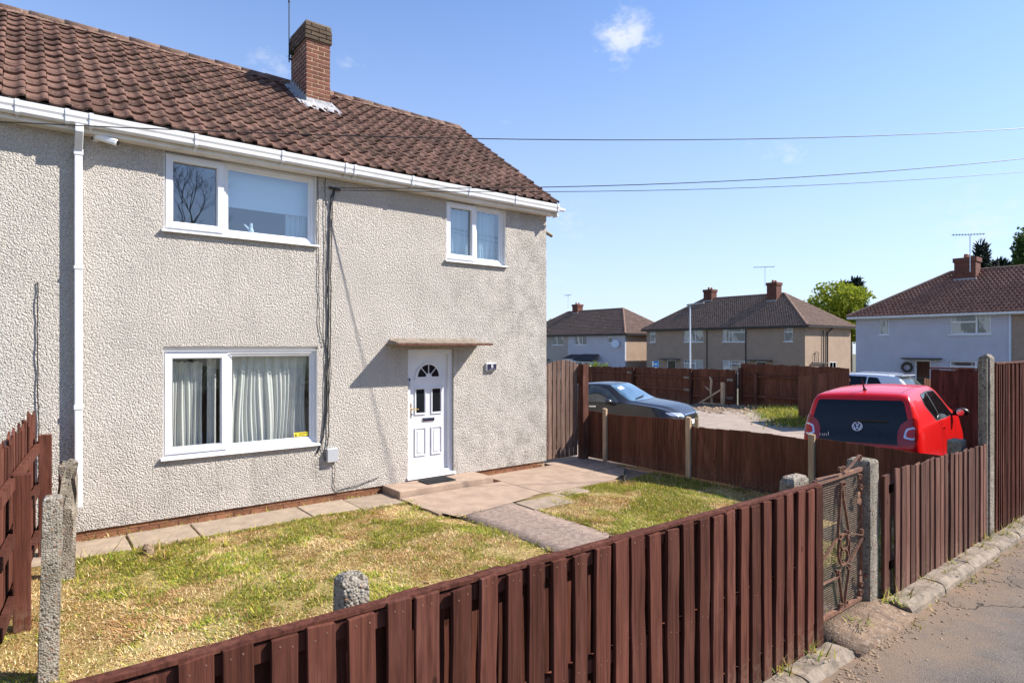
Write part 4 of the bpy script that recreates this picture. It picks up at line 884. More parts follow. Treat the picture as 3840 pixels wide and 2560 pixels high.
scr = [ [(.40, 1.12), (.385, 1.0), (.345, .72)]+curl(.375, .70, .032, math.pi, .9), [(.42, 1.12), (.45, 1.0), (.545, .72)]+curl(.51, .71, .035, 0, -.9),
        curl(.41, 1.13, .03, -1.2, .9), curl(.46, 1.13, .03, 4.3, -.9), curl(.385, 1.26, .028, -.9, 1.0), curl(.455, 1.26, .028, 4.0, -1.0),
        [(.455+.105*math.cos(a), .57+.135*math.sin(a)) for a in np.linspace(0, 6.283, 30)], [(.455+.07*math.cos(a), .635+.065*math.sin(a)) for a in np.linspace(0, 6.283, 24)], [(.455+.07*math.cos(a), .505+.065*math.sin(a)) for a in np.linspace(0, 6.283, 24)],
        [(.56, .69), (.80, .63)]+curl(.80, .66, .032, -1.5, .8), [(.82, .60), (.58, .44)], [(.0, .52), (.33, .69)], [(.0, .36), (.34, .36)]+curl(.33, .40, .035, -1.5, .8),
        curl(.37, .38, .03, 1.2, .9)+[(.36, .36), (.40, .22), (.44, .09)], curl(.54, .40, .03, 1.9, -.9)+[(.55, .36), (.50, .22), (.46, .09)], curl(.39, .10, .03, 0, .9), curl(.50, .10, .03, 3.1, -.9),
        curl(.76, 1.15, .03, 0, 1.), curl(.79, 1.06, .03, 2, 1.), curl(.78, .12, .03, 0, 1.), curl(.80, .2, .028, 2, 1.),
        curl(-.06, 1.215, .02, -1.5, -.7)[::-1]+[(-.04, 1.235), (.38, 1.225)], [(.46, 1.225), (.60, 1.27), (.76, 1.345)]+curl(.76, 1.315, .03, 1.5, -.9) ]
for s_ in scr: ob('scroll', strip(s_), 'rust', gate)
ob('leaf_ornament', MB().disc((gx0+.72, GYp-.03, 1.0), (0, -1, 0), .03, 8, .004).disc((gx0+.74, GYp-.03, .94), (0, -1, 0), .032, 8, .004).disc((gx0+.70, GYp-.031, .95), (0, -1, 0), .024, 8, .004), 'rust', gate)
ob('leaf_ornament', MB().disc((gx0+.76, GYp-.03, .25), (0, -1, 0), .03, 8, .004).disc((gx0+.75, GYp-.031, .31), (0, -1, 0), .022, 8, .004), 'rust', gate)
ob('latch', MB().bar((gx1, GYp-.02, 1.06), (gx1+.12, GYp-.02, 1.05), .02, .012).bar((gx1+.02, GYp-.03, .25), (gx1+.08, GYp-.03, .27), .02, .03), 'rust', gate)
conc_post('concrete_post', 6.03, -6.56, -.3, 1.285, .19, .22, 'tall square concrete gate post on the latch side of the iron gate', (0, 0), .03, 21, rough=.004)
# -- right of the gate
fr = root('front_fence', 'weathered grey-brown close-boarded fence right of the gate', 'fence', (7.6, FY, 0))
fb2 = [board_mesh(.158, 1.08, .018, 'wood_grey', 5, .006, .004, random.uniform(-.012, .012), 40+i, (.98, .31)) for i in range(8)]
x = 6.29; i = 0
while x < 8.99:
    w_ = random.uniform(.78, 1.04); w0 = .152*w_
    zb = .0+.03*(x-6.2)/2.8; zt = 1.175-.013*(x-6.2)+random.uniform(-.014, .014)
    inst(fb2[i % 8], 'board', fr, (x+w0/2, FY+.01-random.uniform(0, .012), zb), (0, random.uniform(-.008, .008), R(2.5)+random.uniform(-.03, .03)), (w_, 1, (zt-zb)/1.08)); x += w0+random.uniform(.0, .008); i += 1
for z in (1.0, .3): ob('rail', MB().box(6.22, 9.06, FY+.03, FY+.09, z-.04, z+.04), 'wood_grey', fr)
ob('end_board', MB().box(6.128, 6.285, FY+.03, FY+.06, -.04, 1.13), 'wood_dark', fr)
conc_post('concrete_post', 9.0, FY+.30, -.3, 1.17, .21, .16, 'low rough concrete post behind the right end of the front fence', (0, 0), .02, 31)
tp = root('tall_concrete_post', 'tall slotted concrete fence post at the corner by the pavement', 'post', (9.2, FY, -.05))
ob('post_shaft', MB().box(9.07, 9.24, FY-.02, FY+.10, -.3, 2.17).quad((9.07, FY-.02, 2.17), (9.24, FY-.02, 2.17), (9.24, FY+.02, 2.215), (9.07, FY+.02, 2.215)).quad((9.07, FY+.10, 2.17), (9.07, FY+.02, 2.215), (9.24, FY+.02, 2.215), (9.24, FY+.10, 2.17)).quad((9.07, FY-.02, 2.17), (9.07, FY+.02, 2.215), (9.07, FY+.1, 2.17)).quad((9.24, FY+.02, 2.215), (9.24, FY-.02, 2.17), (9.24, FY+.1, 2.17)), 'post', tp, bevel=.006)
ob('post_flange', MB().box(9.025, 9.071, FY+.0, FY+.05, -.3, 2.16).box(9.239, 9.285, FY+.0, FY+.05, -.3, 2.16), 'post', tp)
# -- tall slatted fence
tf = root('tall_slat_fence', 'tall dark brown slatted fence at the right edge along the pavement', 'fence', (12, FY, 0))
sl = [board_mesh(.040, 2.08, .034, 'wood_red', 6, .006, 0, random.uniform(-.008, .008), 60+i) for i in range(6)]
x = 9.33; i = 0
while x < 14.2:
    inst(sl[i % 6], 'slat', tf, (x, FY-.004+random.uniform(-.008, .004), .02), (0, random.uniform(-.009, .009), random.uniform(-.1, .1)), (random.uniform(.75, 1.15), 1, 1+random.uniform(-.006, .004))); x += random.uniform(.085, .105); i += 1
for z in (1.9, 1.1, .35): ob('rail', MB().box(9.29, 14.3, FY+.02, FY+.074, z-.03, z+.03), 'wood_dark', tf)
ob('backing', MB().box(9.29, 14.3, FY+.075, FY+.09, .04, 2.06), 'wood_dark', tf)
ob('cap_rail', MB().box(9.29, 14.3, FY-.03, FY+.05, 2.092, 2.112), 'wood_grey', tf)
# -- low boundary fence along the drive
BX = 9.24
bf = root('low_side_fence', 'low rust-brown feather-edge fence between the garden and the driveway', 'fence', (BX, -3, 0))
bb = [board_mesh(.132, .92, .014, 'wood_fence', 3, .002, .006, 0, 80+i) for i in range(6)]
y = .22; i = 0
while y > -6.62:
    zt = (.99+.02*math.sin(y*2)-(.012*(y+2)**2 if y > -2 else 0)*.2) if y > -2.42 else .925+.012*math.sin(y*3)
    if y < -4.6: zt = .955-.03*(-4.6-y)
    inst(bb[i % 6], 'board', bf, (BX-.012, y, .02), (0, 0, R(-88)), (1, 1, (zt-.02+random.uniform(-.006, .006))/.92)); y -= .124; i += 1
for z in (.8, .22): ob('rail', MB().box(BX, BX+.06, -6.6, .25, z-.035, z+.035), 'wood_fence', bf)
for i, (y, z1, lb) in enumerate(((-.41, 1.055, 'pale timber post of the low side fence nearest the side gate'), (-2.40, 1.06, 'pale timber post in the middle of the low side fence'), (-4.57, 1.0, 'pale timber post of the low side fence nearest the pavement'))):
    o = ob('fence_post', MB().box(BX-.075, BX-.02, y-.045, y+.045, -.3, z1).quad((BX-.075, y-.045, z1+.001), (BX-.02, y-.045, z1+.001), (BX-.02, y+.045, z1+.02), (BX-.075, y+.045, z1+.001)), 'wood_post', label=lb, cat='post', bevel=.005)
ob('timber_scrap', MB().box(BX-.06, BX-.02, -2.60, -2.53, .9, 1.06), 'wood_post', bf)
# -- side gate with arched top
sg = root('side_gate', 'arched brown timber side gate at the house corner', 'gate', (8.0, .18, 0))
x = 8.03; i = 0
while x < 8.96:
    u = (x-8.5)/.47; h = 1.93+.11*(1-u*u)
    inst(board_mesh(.105, h-.08, .02, 'wood_gate', 3, .002, .004, -.012*u*2, 100+i), 'board', sg, (x+.055, .15, .08), (0, 0, .02)); x += .118; i += 1
for z in (1.6, .9, .3): ob('ledge', MB().box(8.0, 8.98, .165, .21, z-.05, z+.05), 'wood_dark', sg)
ob('gate_post', MB().box(9.0, 9.16, .02, .17, -.2, 1.95), 'wood_dark', sg, bevel=.006)
ob('gate_post', MB().box(7.985, 8.02, .12, .2, -.2, 1.85), 'wood_dark', sg)
# -- left party fence
lf = root('party_fence', 'tall red-brown picket fence on the left edge seen from its rail side', 'fence', (0, -2.6, 0))
A, B = Vector((-.14, -3.35, 0)), Vector((.16, -.12, 0)); L = (B-A).length; dr = (B-A)/L; ang = math.atan2(dr.y, dr.x)
lb_ = [board_mesh(.095, 1.5, .018, 'wood_red', 4, .005, 0, random.uniform(-.03, .03), 120+i) for i in range(6)]
s_ = 0; i = 0
while s_ < L:
    p = A+dr*s_+Vector((-dr.y, dr.x, 0))*.05; zt = 1.53+.02*math.sin(s_*5)+.03*(s_/L)
    inst(lb_[i % 6], 'board', lf, (p.x, p.y, .04), (random.uniform(-.012, .012), random.uniform(-.01, .01), ang+random.uniform(-.06, .06)), (1, 1, (zt+random.uniform(-.06, .03))/1.54)); s_ += .107; i += 1
for z in (.25, .75, 1.2):
    ob('rail', MB().bar(A+Vector((0, 0, z)), B+Vector((0, 0, z)), .045, .09), 'wood_red', lf)
for y, h in ((-2.55, 1.265), (-.42, 1.33)):
    t = (y-A.y)/(B.y-A.y); p = A.lerp(B, t); ob('post', MB().box(p.x-.0, p.x+.12, y-.055, y+.055, -.2, h), 'wood_red', lf, bevel=.006)
conc_post('concrete_post', .13, -3.62, -.3, 1.25, .12, .125, 'leaning speckled concrete post nearest the camera at the left fence', (.025, .045), .03, 51, rough=.004)
conc_post('concrete_post', .33, -1.40, -.3, 1.16, .15, .11, 'cracked crumbling concrete post at the left fence below the downpipe', (.02, .03), .04, 52, rough=.02)
wr = MB()
for k in range(9):
    z = .35+.085*k; wr.tube([(.40+.02*math.sin(k*3+j*.8), -1.38+.01*math.cos(j), z+.03*j+.02*math.sin(j*2+k)) for j in range(6)], .0022, 4)
ob('chain_link_scrap', wr, 'rust', label='scrap of rusty wire netting on the cracked left post', cat='wire')
# -- back boundary fence of the driveway
bk_ = root('back_fence', 'dark brown boarded fence along the far side of the driveway', 'fence', (21.5, 6, 0))
bb2 = [board_mesh(.15, 1.5, .016, 'wood_fence', 2, .003, .006, 0, 140+i) for i in range(5)]
def fence_run(rt, x, y0, y1, zt0, zt1, boards, step, zb):
    y = y0; i = 0
    while y > y1:
        t = (y-y0)/(y1-y0); z0 = zb(x, y); zt = zt0+(zt1-zt0)*t+random.uniform(-.02, .02); inst(boards[i % len(boards)], 'board', rt, (x, y, z0), (0, 0, R(-88)), (1, 1, (zt-z0)/1.5)); y -= step; i += 1
fence_run(bk_, 21.5, 14.0, 4.25, 1.36, 1.43, bb2, .142, lambda x, y: drive_z(x, y)-.05)
for a, b, z in ((14, 9.35, 1.16), (14, 9.35, .35), (9.3, 6.3, 1.05), (9.3, 6.3, .55), (6.25, 4.3, 1.03), (6.25, 4.3, .33)):
    ob('rail', MB().box(21.42, 21.485, b, a, z-.04, z+.04), 'wood_fence', bk_)
    ob('rail_end', MB().box(21.405, 21.49, b+.0, b+.32, z-.05, z+.05), 'concrete', bk_)
for y in (12.9, 9.32, 6.27, 4.28): ob('post', MB().box(21.36, 21.48, y-.05, y+.05, -.5, 1.40), 'wood_dark', bk_)
bk2 = root('back_fence', 'taller brown boarded fence section behind the rubble, left of the white car', 'fence', (21.7, 2, 0))
fence_run(bk2, 21.75, 4.15, .25, 1.68, 1.60, bb2, .142, lambda x, y: drive_z(x, y)-.05)
for z in (1.2, .45): ob('rail', MB().box(21.66, 21.735, .2, 4.1, z-.04, z+.04), 'wood_fence', bk2)
for y in (4.2, 3.55, .3): ob('post', MB().box(21.6, 21.72, y-.05, y+.05, -.5, 1.5 if y > 4 else 1.3), 'wood_dark', bk2)
ob('timber_brace', MB().bar((21.1, 4.6, .1), (21.1, 4.6, .95), .12, .12).bar((21.05, 5.6, .08), (21.05, 4.55, .72), .1, .06).bar((21.05, 5.5, .1), (21.05, 4.5, .1), .1, .06), 'wood_post', label='pale timber post with diagonal brace in front of the far fence', cat='post')
ob('broken_board', MB().tube([(21.2, 5.15, .1), (21.2, 5.2, .6), (21.22, 5.18, 1.0), (21.25, 5.28, 1.12)], [.05, .04, .05, .03], 6).tube([(21.2, 5.2, .55), (21.15, 5.42, .75)], [.03, .02], 5), 'wood_post', label='broken pale board standing at the gap in the far fence', cat='board')
pn = root('wooden_panel', 'loose brown fence panel standing on the driveway left of the red car', 'fence', (17.6, -.8, 0))
a, b = Vector((18.3, .22, 0)), Vector((17.0, -1.75, 0)); d = (b-a); L = d.length; d /= L; ang = math.atan2(d.y, d.x)
k = 0; s_ = .06
while s_ < L:
    p = a+d*s_; z0 = drive_z(p.x, p.y)-.01; zt = 1.41+.27*s_/L; inst(bb2[k % 5], 'board', pn, (p.x, p.y, z0), (0, 0, ang), (1, 1, (zt-z0)/1.5)); s_ += .142; k += 1
nv = Vector((d.y, -d.x, 0))
for z in (.5, 1.15): ob('rail', MB().bar(a+Vector((0, 0, z))-nv*.05, b+Vector((0, 0, z))-nv*.05, .04, .07), 'wood_fence', pn)
dk = root('dark_fence', 'dark brown boarded fence in shade beyond the red car', 'fence', (14.5, -5.5, 0))
bb3 = [board_mesh(.15, 1.5, .016, 'wood_dark', 2, .003, .006, 0, 160+i) for i in range(4)]
fence_run(dk, 14.5, -4.5, -6.55, 1.85, 1.85, bb3, .142, lambda x, y: drive_z(x, y)-.02)
ob('capping', MB().box(14.44, 14.56, -6.6, -4.42, 1.86, 1.89), 'wood_fence', dk)
for z in (1.5, .5): ob('rail', MB().box(14.52, 14.58, -6.6, -4.45, z-.04, z+.04), 'wood_dark', dk)
lp = root('leaning_panel', 'short leaning brown fence panel between the red car and the dark fence', 'fence', (15.7, -4.1, 0))
a, b = Vector((15.08, -4.1, 0)), Vector((16.45, -4.1, 0)); L = (b-a).length; s_ = .05; k = 0
while s_ < L:
    p = a.lerp(b, s_/L); z0 = drive_z(p.x, p.y)-.01; inst(bb2[k % 5], 'board', lp, (p.x, p.y, z0), (0, R(3), 0), (.9, 1, (1.64-.16*s_/L-z0)/1.5)); s_ += .128; k += 1
ob('rail', MB().bar((a.x, a.y+.04, .8), (b.x, b.y+.04, .8), .04, .07), 'wood_fence', lp)
# ================================================================== CARS
def pchip(xs, ys, q):
    xs, ys, q = map(np.asarray, (xs, ys, q)); h = np.diff(xs); d = np.diff(ys)/h; m = np.zeros(len(xs))
    for i in range(1, len(xs)-1): m[i] = 0 if d[i-1]*d[i] <= 0 else (2*d[i-1]*d[i]/(d[i-1]+d[i]))
    m[0], m[-1] = d[0], d[-1]; i = np.clip(np.searchsorted(xs, q)-1, 0, len(xs)-2); t = (q-xs[i])/h[i]
    return (2*t**3-3*t**2+1)*ys[i]+(t**3-2*t**2+t)*h[i]*m[i]+(-2*t**3+3*t**2)*ys[i+1]+(t**3-t**2)*h[i]*m[i+1]
def car_shell(st, nx=90):
    st = np.array(st, float); L = st[-1, 0]
    q = np.sort(np.concatenate([np.linspace(0, 1, nx)**1*L, np.linspace(0, .35, 16), L-np.linspace(0, .3, 12)])); q = np.unique(np.round(q, 4))
    C = [pchip(st[:, 0], st[:, k], q) for k in range(1, 9)]; zb, wm, zm, wbl, zbl, we, ze, zt = C; V = []; rows = []
    for i, x in enumerate(q):
        ctrl = [(0, zb[i]), (wm[i]*.86, zb[i]), (wm[i]*.985, zb[i]+.10), (wm[i], zm[i]), (wbl[i]*1.005, zbl[i]-.03), (wbl[i]*.985, zbl[i]+.015), ((wbl[i]+we[i])/2*1.015, (zbl[i]+ze[i])/2), (we[i], ze[i]), (we[i]*.90, ze[i]+(zt[i]-ze[i])*.55), (we[i]*.5, zt[i]-.12*(zt[i]-ze[i])), (0, zt[i])]
        t = np.arange(len(ctrl)); tq = np.linspace(0, len(ctrl)-1, 41); a = pchip(t, [c[0] for c in ctrl], tq); b = pchip(t, [c[1] for c in ctrl], tq)
        rows.append([(x, -a[k], b[k]) for k in range(41)]+[(x, a[k], b[k]) for k in range(39, 0, -1)])
    n = len(rows[0]); V = np.array([p for r in rows for p in r]); F = []
    for i in range(len(rows)-1):
        for k in range(n): e = (k+1) % n; F.append((i*n+k, (i+1)*n+k, (i+1)*n+e, i*n+e))
    mb = MB(); mb.v = [tuple(p) for p in V]; mb.f = F+[tuple(range(n)), tuple(range(len(V)-1, len(V)-n-1, -1))]
    me = mb.mesh('body', True); bm = bmesh.new(); bm.from_mesh(me); bmesh.ops.recalc_face_normals(bm, faces=bm.faces); tree = BVHTree.FromBMesh(bm); bm.to_mesh(me); bm.free()
    return me, tree
def patch(tree, poly, axis, off=.004, res=.03, far=6.):
    """convex outline in two coordinates laid on the body along an axis ('x-': seen from the rear, 'x+': front, 'y-': right side, 'y+': left, 'z': top)"""
    P = np.array(poly, float); lo, hi = P.min(0), P.max(0); nx, ny = [max(2, int((hi[k]-lo[k])/res)+1) for k in (0, 1)]
    bm = bmesh.new(); g = [[bm.verts.new((lo[0]+(hi[0]-lo[0])*i/nx, lo[1]+(hi[1]-lo[1])*j/ny, 0)) for i in range(nx+1)] for j in range(ny+1)]
    for j in range(ny):
        for i in range(nx): bm.faces.new((g[j][i], g[j][i+1], g[j+1][i+1], g[j+1][i]))
    area = sum(P[i][0]*P[(i+1) % len(P)][1]-P[(i+1) % len(P)][0]*P[i][1] for i in range(len(P))); Q = P if area > 0 else P[::-1]
    for i in range(len(Q)):
        a, b = Q[i], Q[(i+1) % len(Q)]; d = b-a
        if abs(d).sum() < 1e-6: continue
        bmesh.ops.bisect_plane(bm, geom=bm.verts[:]+bm.edges[:]+bm.faces[:], plane_co=(a[0], a[1], 0), plane_no=(d[1], -d[0], 0), clear_outer=True)
    bad = []
    for v in bm.verts:
        u, w = v.co.x, v.co.y
        o, d = {'x-': ((-far, u, w), (1, 0, 0)), 'x+': ((far+6, u, w), (-1, 0, 0)), 'y-': ((u, -far, w), (0, 1, 0)), 'y+': ((u, far, w), (0, -1, 0)), 'z': ((u, w, far), (0, 0, -1))}[axis]
        h = tree.ray_cast(Vector(o), Vector(d))
        if h[0] is None: h = tree.find_nearest(Vector(o)+Vector(d)*far)
        nn = h[1] if h[1].dot(Vector(d)) < 0 else -h[1]; v.co = h[0]+nn*off
    bmesh.ops.recalc_face_normals(bm, faces=bm.faces)
    me = bpy.data.meshes.new('patch'); 
    f0 = bm.faces[:] and bm.faces[0]
    dd = {'x-': (1, 0, 0), 'x+': (-1, 0, 0), 'y-': (0, 1, 0), 'y+': (0, -1, 0), 'z': (0, 0, -1)}[axis]
    if f0 and sum(f.normal.dot(Vector(dd)) for f in bm.faces) > 0: bmesh.ops.reverse_faces(bm, faces=bm.faces)
    bm.to_mesh(me); bm.free(); me.polygons.foreach_set('use_smooth', [True]*len(me.polygons)); return me
def rounded(pts, r=.04, n=4):
    out = []
    for i, p in enumerate(pts):
        p = Vector((*p, 0)); a = Vector((*pts[i-1], 0)); b = Vector((*pts[(i+1) % len(pts)], 0)); ra = min(r, (a-p).length*.45); rb = min(r, (b-p).length*.45)
        A = p+(a-p).normalized()*ra; B = p+(b-p).normalized()*rb
        for k in range(n+1): t = k/n; q = A*(1-t)**2+p*2*t*(1-t)+B*t*t; out.append((q.x, q.y))
    return out
def wheel(car, x, y, r=.3, w=.19):
    sgn = -1 if y < 0 else 1; wh = ob('wheel', MB().tube([(x, y-sgn*w, r), (x, y-sgn*.02, r), (x, y, r)], [r, r, r*.93], 28), 'tyre', car, local=True, smooth=False)
    rim = MB().disc((x, y+sgn*.004, r), (0, sgn, 0), r*.66, 24, .006)
    ob('rim', rim, 'rim', wh, local=True)
    for k in range(5):
        a = 6.283*k/5; ob('spoke', MB().bar((x, y+sgn*.016, r), (x+r*.6*math.cos(a), y+sgn*.014, r+r*.6*math.sin(a)), .05, .012, (0, 1, 0)), 'chrome', wh, local=True)
def place(car, x, y, h):
    fw = Vector((math.cos(h), math.sin(h), 0)); n = Vector((-.02, .033, 1)).normalized() if x < 21 else Vector((0, 0, 1)); fw = (fw-n*fw.dot(n)).normalized(); lf_ = n.cross(fw)
    z = drive_z(x, y) if x < 21 else None
    car.rotation_euler = Matrix((fw, lf_, n)).transposed().to_euler(); return z
def sidewin(car, tree, polys, mat, trim=True):
    for ax in ('y-', 'y+'):
        for p in polys: ob('side_window', patch(tree, rounded(p, .05), ax), mat, car, local=True)
def mirror(car, x, y, z, mat):
    s_ = -1 if y < 0 else 1; mb = MB(); mb.tube([(x-.05, y, z), (x-.02, y, z), (x+.05, y, z), (x+.11, y, z)], [.05, .085, .08, .03], 12); 
    for i, v in enumerate(mb.v): mb.v[i] = (v[0], y+(v[1]-y)*1.35, z+(v[2]-z)*.85)
    m = ob('mirror', mb, mat, car, local=True, smooth=True); ob('mirror_glass', MB().disc((x-.051, y, z), (-1, 0, 0), .055, 14, .002), 'chrome', m, local=True); ob('mirror_stalk', MB().bar((x+.02, y-s_*.17, z-.05), (x+.03, y-s_*.05, z-.04), .05, .035), 'black', m, local=True)
# -- red city car
UP = [(0, .38, .62, .50, .62, .60, .56, .64, .66), (.03, .30, .76, .50, .75, .68, .69, .74, .76), (.08, .26, .80, .52, .775, .78, .70, .88, .90), (.16, .24, .815, .54, .79, .90, .675, 1.12, 1.15), (.25, .22, .82, .55, .79, .94, .645, 1.335, 1.365), (.33, .21, .82, .55, .795, .95, .63, 1.385, 1.425),
      (.6, .20, .82, .55, .80, .95, .615, 1.405, 1.46), (1.2, .19, .82, .55, .805, .95, .60, 1.42, 1.49), (1.9, .19, .82, .55, .805, .94, .59, 1.41, 1.475), (2.2, .19, .82, .55, .80, .93, .585, 1.36, 1.42), (2.6, .19, .82, .55, .79, .92, .63, 1.13, 1.19), (2.9, .2, .82, .55, .78, .91, .66, .96, 1.0), (3.2, .21, .80, .5, .74, .82, .6, .88, .91), (3.42, .25, .74, .5, .66, .72, .5, .77, .79), (3.54, .30, .55, .48, .5, .6, .4, .62, .63)]
red = root('parked_car', 'shiny red small hatchback parked behind the low fence, seen from the rear', 'car', (9.816, -4.968, .168))
place(red, 9.816+1.7, -4.968+.2, .116); 
me, tr = car_shell(UP); ob('body', me, 'paint_red', red, local=True)
tg = ob('tailgate_glass', patch(tr, rounded([(-.60, .70), (.60, .70), (.655, .80), (.66, 1.0), (.585, 1.325), (-.585, 1.325), (-.66, 1.0), (-.655, .80)], .05), 'x-', .004, .03), 'carglass', red, local=True)
for s_ in (-1, 1):
    tl_ = ob('tail_light', patch(tr, rounded([(s_*.53, .70), (s_*.74, .72), (s_*.775, .80), (s_*.755, 1.03), (s_*.715, 1.10), (s_*.57, 1.0), (s_*.525, .88)], .05), 'x-', .010, .02), 'lamp_dark', red, local=True)
    ob('lamp_ring', patch(tr, rounded([(s_*.60, .80), (s_*.735, .775), (s_*.735, .965), (s_*.63, .93)], .03), 'x-', .014, .02), 'lamp_clear', tl_, local=True)
    ob('lamp_lens', patch(tr, rounded([(s_*.63, .82), (s_*.735, .80), (s_*.735, .94), (s_*.65, .91)], .03), 'x-', .018, .02), 'lamp_red', tl_, local=True)
    ob('headlight', patch(tr, rounded([(s_*.45, .62), (s_*.68, .64), (s_*.72, .80), (s_*.5, .76)], .05), 'x+', .006, .03), 'lamp_clear', red, local=True)
ob('windscreen', patch(tr, rounded([(-.60, 1.0), (.60, 1.0), (.53, 1.37), (-.53, 1.37)], .06), 'x+', .004), 'carglass', red, local=True)
sidewin(red, tr, [[(1.50, .955), (2.42, .945), (2.18, 1.20), (1.93, 1.36), (1.42, 1.375)], [(1.20, .965), (1.45, .957), (1.36, 1.375), (.98, 1.355), (.92, 1.20)]], 'carglass')
for ax in ('y-', 'y+'):
    ob('window_surround', patch(tr, rounded([(1.17, .948), (2.46, .930), (2.20, 1.215), (1.95, 1.378), (1.40, 1.392), (.95, 1.372), (.885, 1.20)], .06), ax, .0022), 'black', red, local=True)
    ob('door_seam', patch(tr, [(2.495, .32), (2.505, .32), (2.505, .93), (2.495, .93)], ax, .002, .05), 'black', red, local=True)
    ob('door_seam', patch(tr, [(1.455, .32), (1.465, .32), (1.475, .95), (1.465, .95)], ax, .002, .05), 'black', red, local=True)
    ob('door_handle', patch(tr, rounded([(1.56, .80), (1.72, .80), (1.72, .83), (1.56, .83)], .01), ax, .02, .02), 'paint_red', red, local=True)
    ob('sill_trim', patch(tr, [(.75, .24), (2.7, .24), (2.7, .33), (.75, .33)], ax, .006, .06), 'black', red, local=True)
bd_ = ob('badge', MB().disc((0, 0, 0), (-1, 0, 0), .078, 28, .008), 'navy', red, (.072, 0, .935), local=True); bd_.rotation_euler = (0, R(18), 0)
mb = MB(); mb.tube([(-.011, .066*math.cos(a), .066*math.sin(a)) for a in np.linspace(0, 6.283, 29)], .0075, 6)
for ya, za, yb, zb_ in ((-.026, .056, 0, .004), (.026, .056, 0, .004), (-.055, .03, -.028, -.052), (-.028, -.052, 0, -.004), (.055, .03, .028, -.052), (.028, -.052, 0, -.004)): mb.bar((-.011, ya, za), (-.011, yb, zb_), .012, .007, (1, 0, 0))
ob('emblem', mb, 'silver', bd_, local=True)
tx_ = textmesh('up!', .12, .002); o = ob('lettering', tx_, 'silver', red, (.055, .46, .79), local=True); o.rotation_euler = (R(90), 0, R(-90))
h_ = tr.ray_cast(Vector((-3, .46, .79)), Vector((1, 0, 0)))[0]; o.location.x = h_.x-.008
h_ = tr.ray_cast(Vector((-3, 0, .935)), Vector((1, 0, 0)))[0]; bd_.location.x = h_.x-.012
ob('antenna', MB().tube([(.52, 0, 1.44), (.40, 0, 1.62), (.38, 0, 1.66)], [.018, .006, .003], 8).tube([(.54, 0, 1.43), (.50, 0, 1.475)], [.04, .02], 8), 'black', red, local=True)
hx = tr.ray_cast(Vector((-3, 0, 1.02)), Vector((1, 0, 0)))[0].x
ob('wiper', MB().bar((hx-.025, -.02, 1.02), (hx-.02, -.40, 1.03), .02, .022).tube([(hx+.03, .02, 1.01), (hx-.03, 0, 1.02)], [.05, .03], 8), 'black', red, local=True)
for yy in (-.52, .52): ob('roof_seam', patch(tr, [(.42, yy-.004), (2.05, yy-.004), (2.05, yy+.004), (.42, yy+.004)], 'z', .0015, .05), 'black', red, local=True)
ob('tailgate_seam', patch(tr, [(.385, -.60), (.392, -.60), (.392, .60), (.385, .60)], 'z', .0015, .05), 'black', red, local=True)
ob('tailgate_seam', patch(tr, [(-.60, .683), (.60, .683), (.60, .690), (-.60, .690)], 'x-', .0015, .05), 'black', red, local=True)
ob('bumper_trim', patch(tr, [(-.5, .36), (.5, .36), (.5, .50), (-.5, .50)], 'x-', .006), 'black', red, local=True)
ob('number_plate', patch(tr, [(-.26, .52), (.26, .52), (.26, .62), (-.26, .62)], 'x-', .010), 'sticker', red, local=True)
for s_ in (-1, 1): mirror(red, 2.36, s_*.92, .985, 'black')
for x in (.62, 3.02-.02):
    for s_ in (-1, 1): wheel(red, x, s_*.80, .285, .17)
# -- dark saloon
AU = [(0, .38, .6, .55, .58, .75, .5, .88, .90), (.1, .3, .82, .55, .78, .90, .66, 1.0, 1.02), (.5, .22, .89, .55, .85, .95, .66, 1.04, 1.08), (1.0, .2, .91, .55, .87, .955, .60, 1.20, 1.27), (1.5, .2, .91, .55, .875, .955, .575, 1.345, 1.40), (2.2, .2, .91, .55, .875, .95, .575, 1.375, 1.44), (2.6, .2, .91, .55, .875, .94, .575, 1.34, 1.41),
      (3.0, .2, .91, .55, .87, .93, .63, 1.13, 1.20), (3.3, .2, .91, .55, .86, .92, .71, .965, 1.005), (3.7, .2, .90, .55, .84, .875, .69, .90, .945), (4.1, .2, .88, .55, .80, .80, .62, .835, .875), (4.33, .22, .83, .5, .71, .70, .53, .745, .775), (4.45, .27, .70, .45, .62, .62, .45, .68, .69), (4.5, .32, .5, .45, .46, .58, .36, .62, .63)]
aud = root('parked_car', 'black saloon car parked facing the pavement behind the side gate', 'car', (12.974, .167, -.066))
hA = -1.30; nose = Vector((12.80, .10, 0)); fwA = Vector((math.cos(hA), math.sin(hA), 0)); cA = nose-fwA*2.25; place(aud, cA.x, cA.y, hA)
rA = nose-fwA*4.5; aud.location = (rA.x, rA.y, drive_z(rA.x, rA.y)+.02)
meA, trA = car_shell(AU); ob('body', meA, 'paint_black', aud, local=True)
